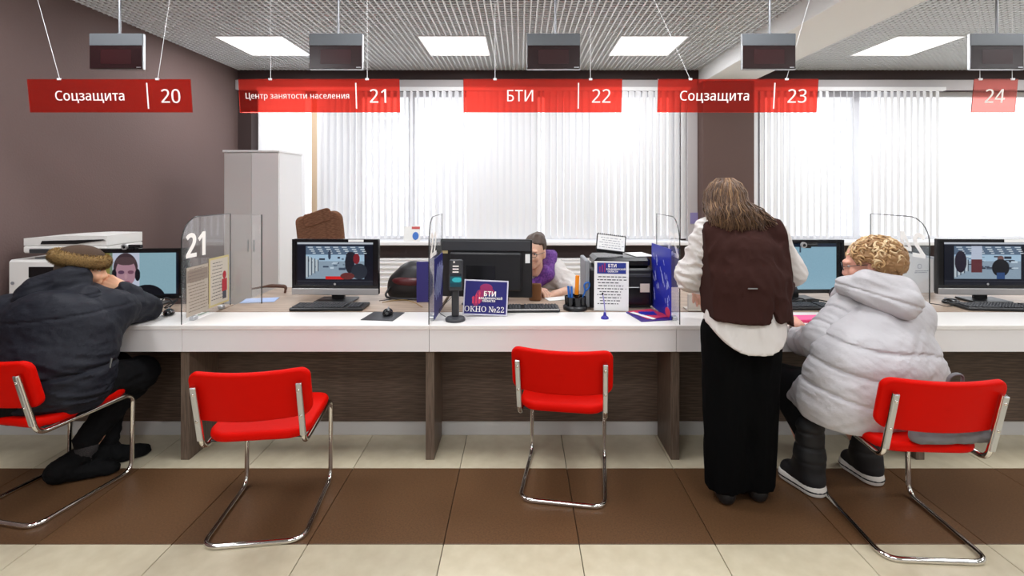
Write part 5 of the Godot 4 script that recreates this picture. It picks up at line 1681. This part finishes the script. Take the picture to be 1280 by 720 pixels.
	part(vs, "vest_buckle", Mb.new().box(Vector3.ZERO, Vector3(0.045, 0.006, 0.004), 0.001), M.steel, W(941, 361, 2.33))
	# collar
	f = Fld.new(Vector3(1.0, 1.3, -2.78), Vector3(1.3, 1.46, -2.48), 0.008, 80.0, 0.04)
	f.cap(top + Vector3(-0.01, 0.0, 0), top + Vector3(-0.02, 0.055, -0.015), 0.07, 0.062)
	garment(t, "collar", f, white)
	# trousers
	f = Fld.new(Vector3(0.84, 0.03, -2.75), Vector3(1.38, 1.0, -2.3), 0.012, 50.0, 0.06)
	f.cap(Vector3(1.03, 0.85, -2.51), Vector3(1.035, 0.05, -2.53), 0.108, 0.09).cap(Vector3(1.2, 0.85, -2.51), Vector3(1.2, 0.05, -2.55), 0.108, 0.09).cap(Vector3(1.06, 0.88, -2.51), Vector3(1.17, 0.88, -2.51), 0.11, 0.11)
	garment(t, "trousers", f, mat("black_wool", c8(7, 7, 8), 0.95, 0.0, 0.2), func(p, d): return maxf(d + folds(p, Vector3(8, 2.5, 8), -0.006), 0.065 - p.y))
	# shoes
	for s in 2:
		var a: Vector3 = [fl, fr][s]
		f = Fld.new(a + Vector3(-0.09, -0.09, -0.2), a + Vector3(0.09, 0.05, 0.12), 0.008, 90.0, 0.04)
		f.cap(a + Vector3(0, -0.05, 0.05), a + Vector3(0, -0.06, -0.14), 0.04, 0.036).cap(a + Vector3(0, -0.03, 0.04), a, 0.045, 0.05)
		garment(t, "shoe", f, mat("black_shoe_leather", c8(18, 18, 20), 0.4), func(p, d): return maxf(d, 0.003 - p.y))
	# hair: a mass and separate strands
	var dark := mat("brown_hair", c8(80, 56, 39), 0.5)
	var mid := mat("mid_brown_hair", c8(106, 77, 53), 0.5)
	var light := mat("light_brown_hair", c8(148, 114, 80), 0.5)
	f = Fld.new(Vector3(0.88, 1.28, -2.85), Vector3(1.38, 1.68, -2.4), 0.009, 80.0, 0.045)
	f.ell(hd + Vector3(0.008, 0.02, 0.018), Vector3(0.102, 0.118, 0.112))
	f.cap(hd + Vector3(0.01, -0.03, 0.04), W(920, 270, 2.56), 0.09, 0.05).cap(hd + Vector3(0.04, -0.04, 0.03), W(945, 268, 2.56), 0.07, 0.025)
	var mass := part(t, "hair", Mb.new().add(f.arrays(func(p, d): return d + folds(p, Vector3(16, 4, 16), -0.007))), dark, -t.position)
	var g := RandomNumberGenerator.new()
	g.seed = 23
	var sets := [Mb.new(), Mb.new(), Mb.new()]
	for i in 760:
		var u := g.randf_range(-1.0, 1.0)          # left to right
		var crown := hd + Vector3(0.005 + u * 0.034, 0.144 - 0.012 * u * u, 0.0 + g.randf_range(-0.02, 0.02))
		var az := u * 2.1
		var out := Vector3(sin(az), 0, cos(az))
		var pts := [crown]
		var rr := g.randf_range(0.98, 1.07)
		for k in 4:
			var th := 0.35 + k * 0.4
			var wv := Vector3(sin(i * 1.7 + k * 1.9), cos(i * 2.3 + k * 1.3), sin(i * 0.9 + k * 2.1)) * 0.0045
			pts.append(hd + wv + Vector3(0.008, 0.02, 0.018) + Vector3(out.x * 0.104 * sin(th), 0.121 * cos(th), out.z * 0.114 * sin(th)) * rr)
		var e := pow(u * 0.5 + 0.5, 1.5)
		var end := W(888, 284, 2.56).lerp(W(966, 278, 2.54), clampf(e + g.randf_range(-0.15, 0.15), 0, 1))
		end.y += g.randf_range(-0.06, 0.04) - 0.02 * sin(e * PI)
		end.z += 0.03 * sin(e * PI) + g.randf_range(-0.015, 0.02)
		var a: Vector3 = pts[-1]
		var w := g.randf_range(0.006, 0.02)
		var ph := g.randf() * 6.0
		for k in 4:
			var s := (k + 1) / 4.0
			var p := a.lerp(end, s)
			p += Vector3(sin(ph + s * 5.0) * w, 0, cos(ph + s * 4.0) * w * 0.5 + 0.03 * sin(s * PI))
			pts.append(p)
		var rad := []
		for k in pts.size(): rad.append(lerpf(0.0046, 0.0016, float(k) / (pts.size() - 1)))
		var which := 0 if g.randf() < 0.42 else (1 if g.randf() < 0.84 else 2)
		(sets[which] as Mb).tube(pts, rad, 5, false)
	var tones := [dark, mid, light]
	for k in 3:
		part(mass, "hair_strands", sets[k], tones[k]).set_meta("kind", "stuff")

# -------- the seated woman in the pale grey quilted coat
func seated_woman() -> void:
	var t := thing("person", "seated woman in a pale grey quilted coat, short curly blond hair", "person", Vector3(1.7, 0, -2.45))
	var pel := Vector3(1.665, 0.57, -2.44)
	var waist := Vector3(1.72, 0.70, -2.46)
	var chest := Vector3(1.86, 0.86, -2.56)
	var nape := Vector3(1.862, 1.03, -2.60)
	var rt := Vector3(0.94, 0, -0.34)
	var sl := W(1062, 390, 2.60)
	var sr := W(1142, 395, 2.58)
	var el := W(1034, 428, 2.56)
	var wl := W(1002, 427, 2.79)
	var er := W(1120, 425, 2.86)
	var wr := W(1060, 402, 2.95)
	var hipl := Vector3(1.58, 0.545, -2.48)
	var hipr := Vector3(1.74, 0.545, -2.5)
	var kl := Vector3(1.47, 0.49, -2.80)
	var kr := Vector3(1.72, 0.49, -2.86)
	var hl := W(1021, 617, 2.56)
	var tl := W(982, 594, 2.72)
	var hr := W(1093, 605, 2.66)
	var tr := W(1058, 580, 2.82)
	var al := W(1012, 570, 2.6)
	var ar := W(1082, 565, 2.70)
	var hd := W(1084, 329, 2.62)
	var hx := Transform3D(aim(Vector3(-0.82, -0.28, -0.5)), hd)
	var f := Fld.new(Vector3(1.3, 0.02, -3.05), Vector3(2.2, 1.25, -2.2), 0.016, 60.0, 0.05)
	f.cap(pel, chest, 0.15, 0.15, rt, 1.3).cap(chest, nape, 0.13, 0.07, rt, 1.4).cap(nape, hd, 0.06, 0.055)
	f.cap(sl, sr, 0.06, 0.06).cap(sl, el, 0.05, 0.04).cap(el, wl, 0.04, 0.028).cap(sr, er, 0.05, 0.04).cap(er, wr, 0.04, 0.028)
	f.cap(hipl, kl, 0.085, 0.055).cap(hipr, kr, 0.085, 0.055).cap(kl, al, 0.05, 0.04).cap(kr, ar, 0.05, 0.04)
	var b := Mb.new().add(f.arrays())
	b.add(head_arrays(), hx)
	b.add(hand_arrays(-1.0, 0.55), Transform3D(aim(Vector3(0.04, 0.12, -1.0)), wl + Vector3(0.0, 0.085, -0.045)))
	b.add(hand_arrays(1.0, 0.4), Transform3D(aim(Vector3(-0.9, -0.05, -0.3)), wr + Vector3(0, 0.03, 0)))
	part(t, "body", b, skin("pink_skin", c8(224, 164, 142)), -t.position)
	eyes(t, hx)
	spectacles(t, hx, mat("dark_metal_frame", c8(70, 66, 70), 0.3, 0.6))
	var coat := mat("pale_grey_nylon", c8(190, 187, 190), 0.5)
	bump(triplanar(coat, Vector3.ONE * 4.0), height_tex(0.05, 256, 4), 0.08)
	f = Fld.new(Vector3(1.3, 0.42, -2.9), Vector3(2.24, 1.16, -2.1), 0.0105, 52.0, 0.06)
	f.cap(pel + Vector3(0, -0.02, 0), waist, 0.225, 0.21, rt, 1.28).cap(waist, chest, 0.21, 0.165, rt, 1.34).cap(chest, nape + Vector3(0, -0.03, 0), 0.155, 0.09, rt, 1.4)
	f.cap(sl + Vector3(0.04, -0.02, 0), sr, 0.08, 0.09)
	f.cap(hipl + Vector3(-0.03, -0.03, 0), hipl.lerp(kl, 0.45) + Vector3(0.01, -0.045, 0), 0.165, 0.12).cap(hipr, hipr.lerp(kr, 0.5), 0.16, 0.13)
	f.ell(Vector3(1.93, 0.70, -2.44), Vector3(0.13, 0.15, 0.12))
	var quilt := func(p: Vector3, d: float) -> float:
		var tilt := p.y + 0.2 * (p.x - 1.75) + 0.012 * sin(p.x * 9.0)
		for s in [0.565, 0.685, 0.81]: d += groove(tilt - s, 0.008, 0.011) - groove(tilt - s - 0.06, 0.035, 0.006)
		d += folds(p + Vector3(0, -0.5 * p.x, 0.2 * p.y), Vector3(3.0, 9, 3.0), -0.0045) + folds(p + Vector3(0, 0.8 * p.x, 0), Vector3(6, 14, 6), -0.002)
		return maxf(d, 0.452 - 0.12 * (p.x - 1.6) * clampf(p.x - 1.6, 0, 1) - p.y)
	garment(t, "coat", f, coat, quilt)
	# sleeves, sewn in with their own quilting
	f = Fld.new(Vector3(1.4, 0.52, -3.0), Vector3(1.95, 1.08, -2.35), 0.0095, 70.0, 0.05)
	f.cap(sl, el, 0.105, 0.112).cap(el, wl, 0.108, 0.07).cap(wl, wl + Vector3(0.0, 0.03, -0.02), 0.05, 0.045)
	var sleeve := func(p: Vector3, d: float) -> float:
		var a1 := along(p, sl, el)
		var a2 := along(p, el, wl)
		for s in [0.25, 0.75]: d += groove((a1.x - s) * 0.2, 0.008, 0.01) if a1.y < 0.13 else 0.0
		for s in [0.3, 0.7]: d += groove((a2.x - s) * 0.22, 0.008, 0.01) if a2.y < 0.1 and a2.x > 0.0 else 0.0
		return d + folds(p + Vector3(0, 0.5 * p.x, 0), Vector3(5, 11, 5), -0.004)
	garment(t, "sleeve", f, coat, sleeve)
	f = Fld.new(Vector3(1.65, 0.65, -3.1), Vector3(2.3, 1.08, -2.4), 0.011, 60.0, 0.05)
	f.cap(sr, er, 0.095, 0.075).cap(er, wr, 0.07, 0.046)
	garment(t, "sleeve", f, coat, func(p, d): return d + folds(p, Vector3(5, 11, 5), -0.004))
	# hood lying on the shoulders
	f = Fld.new(Vector3(1.5, 0.9, -2.9), Vector3(2.15, 1.2, -2.22), 0.009, 75.0, 0.045)
	f.cap(W(1058, 357, 2.58), W(1132, 378, 2.42), 0.052, 0.07).cap(W(1085, 352, 2.52), W(1128, 362, 2.46), 0.06, 0.062).cap(W(1060, 358, 2.62), W(1044, 374, 2.72), 0.045, 0.028)
	f.cap(W(1075, 368, 2.5), W(1130, 386, 2.40), 0.035, 0.045)
	var hood := func(p: Vector3, d: float) -> float:
		return d + folds(p + Vector3(0, 0.5 * p.x, 0), Vector3(4, 10, 5), -0.005) + groove(p.y - 1.035 + 0.3 * (p.x - 1.8), 0.006, 0.008)
	garment(t, "hood", f, coat, hood)
	f = Fld.new(Vector3(1.55, 0.95, -2.9), Vector3(1.95, 1.16, -2.55), 0.009, 80.0, 0.045)
	f.cap(W(1048, 368, 2.74), W(1085, 356, 2.74), 0.045, 0.06)
	garment(t, "scarf", f, mat("dark_scarf", c8(40, 38, 42), 0.9))
	# trousers, boots
	f = Fld.new(Vector3(1.32, 0.1, -3.0), Vector3(1.95, 0.7, -2.3), 0.012, 55.0, 0.06)
	f.cap(hipl, kl, 0.12, 0.085).cap(hipr, kr, 0.12, 0.085).cap(kl, al + Vector3(0, 0.1, 0), 0.085, 0.062).cap(kr, ar + Vector3(0, 0.1, 0), 0.085, 0.062)
	garment(t, "trousers", f, mat("black_trouser_cloth", c8(13, 13, 15), 0.85, 0.0, 0.3))
	var bootm := mat("black_boot_nylon", c8(24, 24, 27), 0.6)
	var solem := mat("white_rubber", c8(226, 222, 214), 0.6)
	for s in 2:
		var h: Vector3 = [hl, hr][s]
		var o: Vector3 = [tl, tr][s]
		var a: Vector3 = [al, ar][s]
		h.y = 0.055
		o.y = 0.05
		var d := (o - h).normalized()
		f = Fld.new(h.min(o).min(a) - Vector3(0.1, 0.06, 0.1), h.max(o).max(a) + Vector3(0.1, 0.22, 0.1), 0.0085, 80.0, 0.045)
		f.cap(h + d * 0.02 + Vector3(0, 0.012, 0), o - d * 0.02 + Vector3(0, 0.008, 0), 0.052, 0.044).cap(h + d * 0.03 + Vector3(0, 0.03, 0), a, 0.06, 0.066).cap(a, a + Vector3(0, 0.15, 0), 0.066, 0.07)
		f.cap(h + d * 0.1 + Vector3(0, 0.03, 0), a, 0.045, 0.06)
		var bt := garment(t, "boot", f, bootm, func(p, dd): return maxf(dd + groove(fmod(p.y + 0.02, 0.075) - 0.037, 0.008, 0.006) * clampf(p.y * 8.0 - 0.8, 0, 1), 0.045 - p.y))
		f = Fld.new(h.min(o) - Vector3(0.1, 0.06, 0.1), h.max(o) + Vector3(0.1, 0.06, 0.1), 0.006, 90.0, 0.04)
		var hs := Vector3(h.x, 0.03, h.z)
		var os := Vector3(o.x, 0.03, o.z)
		f.cap(hs + d * 0.018, os - d * 0.02, 0.06, 0.053)
		part(bt, "sole", Mb.new().add(f.arrays(func(p, dd): return maxf(dd, absf(p.y - 0.03) - 0.027))), solem, Vector3.ZERO)
		f = Fld.new(h.min(o) - Vector3(0.1, 0.06, 0.1), h.max(o) + Vector3(0.1, 0.06, 0.1), 0.006, 90.0, 0.04)
		f.cap(hs + d * 0.018, os - d * 0.02, 0.0625, 0.0555)
		part(bt, "sole_stripe", Mb.new().add(f.arrays(func(p, dd): return maxf(dd, absf(p.y - 0.028) - 0.0045))), bootm, Vector3.ZERO)
	# curly hair
	var c0 := mat("dark_blond_hair", c8(150, 112, 72), 0.6)
	var c1 := mat("blond_hair", c8(198, 160, 112), 0.6)
	var c2 := mat("pale_blond_hair", c8(224, 196, 154), 0.6)
	var back := hx.basis.z
	var hc := hd + back * 0.03 + Vector3(0.012, 0.022, 0)
	f = Fld.new(hc - Vector3.ONE * 0.2, hc + Vector3.ONE * 0.2, 0.009, 70.0, 0.045)
	f.ell(hc, Vector3(0.112, 0.108, 0.122), hx.basis)
	f.ell(hc + back * 0.045 + Vector3(0.01, -0.03, 0), Vector3(0.1, 0.08, 0.07), hx.basis)
	var curl := func(p: Vector3, d: float) -> float:
		var q := hx.basis.inverse() * (p - hd)
		d += folds(p, Vector3(17, 17, 17), -0.012)
		# leave the face and the ears free
		d = maxf(d, -0.05 - q.z if q.y < 0.045 else d)
		d = maxf(d, 0.048 - Vector2(q.z + 0.018, q.y + 0.03).length())
		return d
	var mass := garment(t, "hair", f, c0, curl)
	var g := RandomNumberGenerator.new()
	g.seed = 37
	var sets := [Mb.new(), Mb.new(), Mb.new()]
	for i in 620:
		var n := Vector3(g.randfn(), g.randfn(), g.randfn()).normalized()
		var q := n * Vector3(0.112, 0.108, 0.122)
		var lq := hx.basis.inverse() * (hc - hd) + q
		if lq.z < -0.045 and lq.y < 0.05 or lq.y < -0.1 or Vector2(lq.z + 0.018, lq.y + 0.03).length() < 0.05: continue
		var p := hc + hx.basis * (q * g.randf_range(0.97, 1.05))
		var wn := hx.basis * n
		var tn := wn.cross(Vector3(g.randfn(), g.randfn(), g.randfn())).normalized()
		var bn := wn.cross(tn)
		var pts := []
		var r := g.randf_range(0.012, 0.026)
		for k in 7:
			var a := -1.3 + k * 0.45
			pts.append(p + tn * (sin(a) * r) + bn * ((1.0 - cos(a)) * r * 0.9) + wn * (0.006 * cos(a)))
		(sets[g.randi() % 3] as Mb).tube(pts, [0.002, 0.0042, 0.005, 0.005, 0.0045, 0.0035, 0.0015], 5, false)
	var tones := [c0, c1, c2]
	for k in 3: part(mass, "curls", sets[k], tones[k]).set_meta("kind", "stuff")
	# grey bag behind her on the seat
	var bg := thing("shoulder_bag", "grey felt bag on the seat of the chair behind the grey coat", "bag", Vector3(1.83, 0.487, -2.125))
	var gm := mat("grey_felt", c8(112, 110, 112), 0.95)
	f = Fld.new(Vector3(-0.25, 0, -0.15), Vector3(0.25, 0.4, 0.15), 0.009, 80.0, 0.045)
	f.cap(Vector3(-0.13, 0.03, 0.0), Vector3(0.14, 0.04, 0.0), 0.034, 0.034)
	part(bg, "body", Mb.new().add(f.arrays(func(p, d): return maxf(d + folds(p, Vector3(10, 10, 10), -0.005), 0.004 - p.y))), gm)
	part(bg, "strap", Mb.new().tube(bent([Vector3(-0.02, 0.05, -0.03), Vector3(-0.03, 0.305, 0.035), Vector3(0.03, 0.31, 0.035), Vector3(0.05, 0.05, -0.03)], [0.04, 0.05]), 0.009, 8, true, 0.5), gm)

# -------- the clerk behind the middle screen
func clerk() -> void:
	var t := thing("person", "clerk in white blouse and purple scarf, half hidden behind the middle screen", "person", Vector3(0.12, 0, -4.12))
	var pel := Vector3(0.12, 0.56, -4.22)
	var chest := Vector3(0.13, 0.82, -4.06)
	var top := Vector3(0.12, 0.96, -3.98)
	var sl := W(692, 338, 3.95)
	var sr := W(630, 340, 3.98)
	var el := W(718, 362, 3.86)
	var wl := W(694, 368, 3.66)
	var er := Vector3(-0.22, 0.86, -3.85)
	var wr := Vector3(0.1, 0.84, -3.65)
	var hd := W(668, 314, 3.78)
	var hx := Transform3D(aim(Vector3(-0.34, -0.16, 0.9), Vector3(0.08, 1, 0)), hd)
	var f := Fld.new(Vector3(-0.35, 0.02, -4.5), Vector3(0.6, 1.1, -3.5), 0.016, 60.0, 0.05)
	f.cap(pel, chest, 0.13, 0.13, Vector3.RIGHT, 1.25).cap(chest, top, 0.12, 0.06, Vector3.RIGHT, 1.4).cap(top, hd, 0.05, 0.048)
	f.cap(sl, sr, 0.045, 0.045).cap(sl, el, 0.04, 0.034).cap(el, wl, 0.042, 0.032).cap(sr, er, 0.04, 0.034).cap(er, wr, 0.042, 0.032)
	f.cap(pel, Vector3(0.02, 0.5, -3.85), 0.09, 0.06).cap(pel, Vector3(0.24, 0.5, -3.85), 0.09, 0.06).cap(Vector3(0.02, 0.5, -3.85), Vector3(0.02, 0.06, -3.9), 0.05, 0.04).cap(Vector3(0.24, 0.5, -3.85), Vector3(0.24, 0.06, -3.9), 0.05, 0.04)
	var b := Mb.new().add(f.arrays())
	b.add(head_arrays(), hx)
	b.add(hand_arrays(-1.0, 0.7), Transform3D(aim(Vector3(-0.85, -0.1, 0.35)), wl))
	b.add(hand_arrays(1.0, 0.7), Transform3D(aim(Vector3(0.7, -0.1, 0.4)), wr))
	part(t, "body", b, skin("pale_skin", c8(222, 176, 152)), -t.position)
	eyes(t, hx)
	spectacles(t, hx, mat("dark_metal_frame", c8(70, 66, 70), 0.3, 0.6))
	var white := mat("white_blouse_cloth", c8(220, 215, 211), 0.8, 0.0, 0.3)
	f = Fld.new(Vector3(-0.4, 0.44, -4.5), Vector3(0.62, 1.1, -3.6), 0.011, 55.0, 0.06)
	f.cap(pel, chest, 0.17, 0.155, Vector3.RIGHT, 1.3).cap(chest, top, 0.15, 0.08, Vector3.RIGHT, 1.5).cap(sl, el, 0.085, 0.075).cap(sr, er, 0.085, 0.075).cap(el, el.lerp(wl, 0.35), 0.073, 0.062).cap(er, er.lerp(wr, 0.35), 0.073, 0.062).cap(sl, sr, 0.07, 0.07)
	garment(t, "blouse", f, white, func(p, d): return maxf(d + folds(p + Vector3(0, 0.4 * p.x, 0), Vector3(6, 11, 6), -0.011), along(p, el, wl).x - 0.42 if along(p, el, wl).y < 0.12 and p.z > -3.85 else -1.0))
	f = Fld.new(Vector3(-0.15, 0.05, -4.45), Vector3(0.4, 0.7, -3.7), 0.014, 55.0, 0.06)
	f.cap(pel, Vector3(0.02, 0.5, -3.86), 0.13, 0.09).cap(pel, Vector3(0.24, 0.5, -3.86), 0.13, 0.09).cap(Vector3(0.02, 0.5, -3.86), Vector3(0.02, 0.08, -3.9), 0.08, 0.07).cap(Vector3(0.24, 0.5, -3.86), Vector3(0.24, 0.08, -3.9), 0.08, 0.07)
	garment(t, "trousers", f, mat("black_trouser_cloth", c8(13, 13, 15), 0.85, 0.0, 0.3))
	# scarf worn as a collar with two hanging ends
	var scarf := mat("purple_scarf_cloth", Color(1, 1, 1), 0.7)
	scarf.albedo_texture = noise_tex(0.06, 256, c8(58, 26, 104), c8(150, 84, 176), 3, 51)
	triplanar(scarf, Vector3.ONE * 3.0)
	f = Fld.new(Vector3(-0.1, 0.72, -4.12), Vector3(0.36, 1.08, -3.7), 0.009, 80.0, 0.045)
	f.cap(W(688, 322, 3.92), W(684, 342, 3.84), 0.045, 0.05).cap(W(684, 342, 3.84), W(670, 356, 3.82), 0.05, 0.035).cap(W(645, 325, 3.94), W(650, 345, 3.85), 0.04, 0.045).cap(W(650, 345, 3.85), W(664, 358, 3.82), 0.045, 0.035).cap(W(648, 322, 3.96), W(688, 320, 3.96), 0.05, 0.05)
	garment(t, "scarf", f, scarf, func(p, d): return d + folds(p, Vector3(10, 6, 10), -0.006))
	f = Fld.new(Vector3(-0.1, 0.86, -4.06), Vector3(0.26, 1.06, -3.76), 0.008, 80.0, 0.045)
	f.cap(W(665, 334, 3.9), W(666, 346, 3.85), 0.055, 0.03)
	garment(t, "collar", f, white)
	var hair := mat("dark_brown_hair", c8(74, 56, 46), 0.5)
	f = Fld.new(Vector3(-0.14, -0.1, -0.13), Vector3(0.14, 0.2, 0.18), 0.008, 90.0, 0.04)
	f.ell(Vector3(0, 0.04, 0.022), Vector3(0.082, 0.094, 0.098))
	f.ell(Vector3(0.0, 0.085, 0.095), Vector3(0.045, 0.04, 0.045))
	var hm := part(t, "hair", Mb.new().add(f.arrays(func(p, d): return maxf(d + folds(p, Vector3(24, 9, 9), -0.004), maxf(minf(-0.012 - p.z, 0.08 - p.y - 0.25 * absf(p.x)), -0.06 - p.y)))), hair, hd - t.position)
	hm.basis = hx.basis
	# swivel chair she sits on
	var ch := thing("office_chair", "dark office chair under the clerk behind window 22", "chair", Vector3(0.12, 0, -4.2))
	part(ch, "seat", Mb.new().box(Vector3(0, 0.42, 0), Vector3(0.46, 0.07, 0.44), 0.03), M.black)
	part(ch, "backrest", Mb.new().box(Vector3(0, 0.68, -0.25), Vector3(0.4, 0.4, 0.05), 0.02), M.black)
	part(ch, "gas_column", Mb.new().tube([Vector3(0, 0.06, 0), Vector3(0, 0.4, 0)], 0.025, 10), M.black)
	for i in 5:
		var a := TAU * i / 5
		part(ch, "base_arm", Mb.new().tube([Vector3(0, 0.09, 0), Vector3(cos(a) * 0.27, 0.055, sin(a) * 0.27)], [0.022, 0.014], 8), M.black)
		part(ch, "caster", Mb.new().ball(Vector3(cos(a) * 0.27, 0.027, sin(a) * 0.27), Vector3(0.02, 0.027, 0.027), 10), M.black)
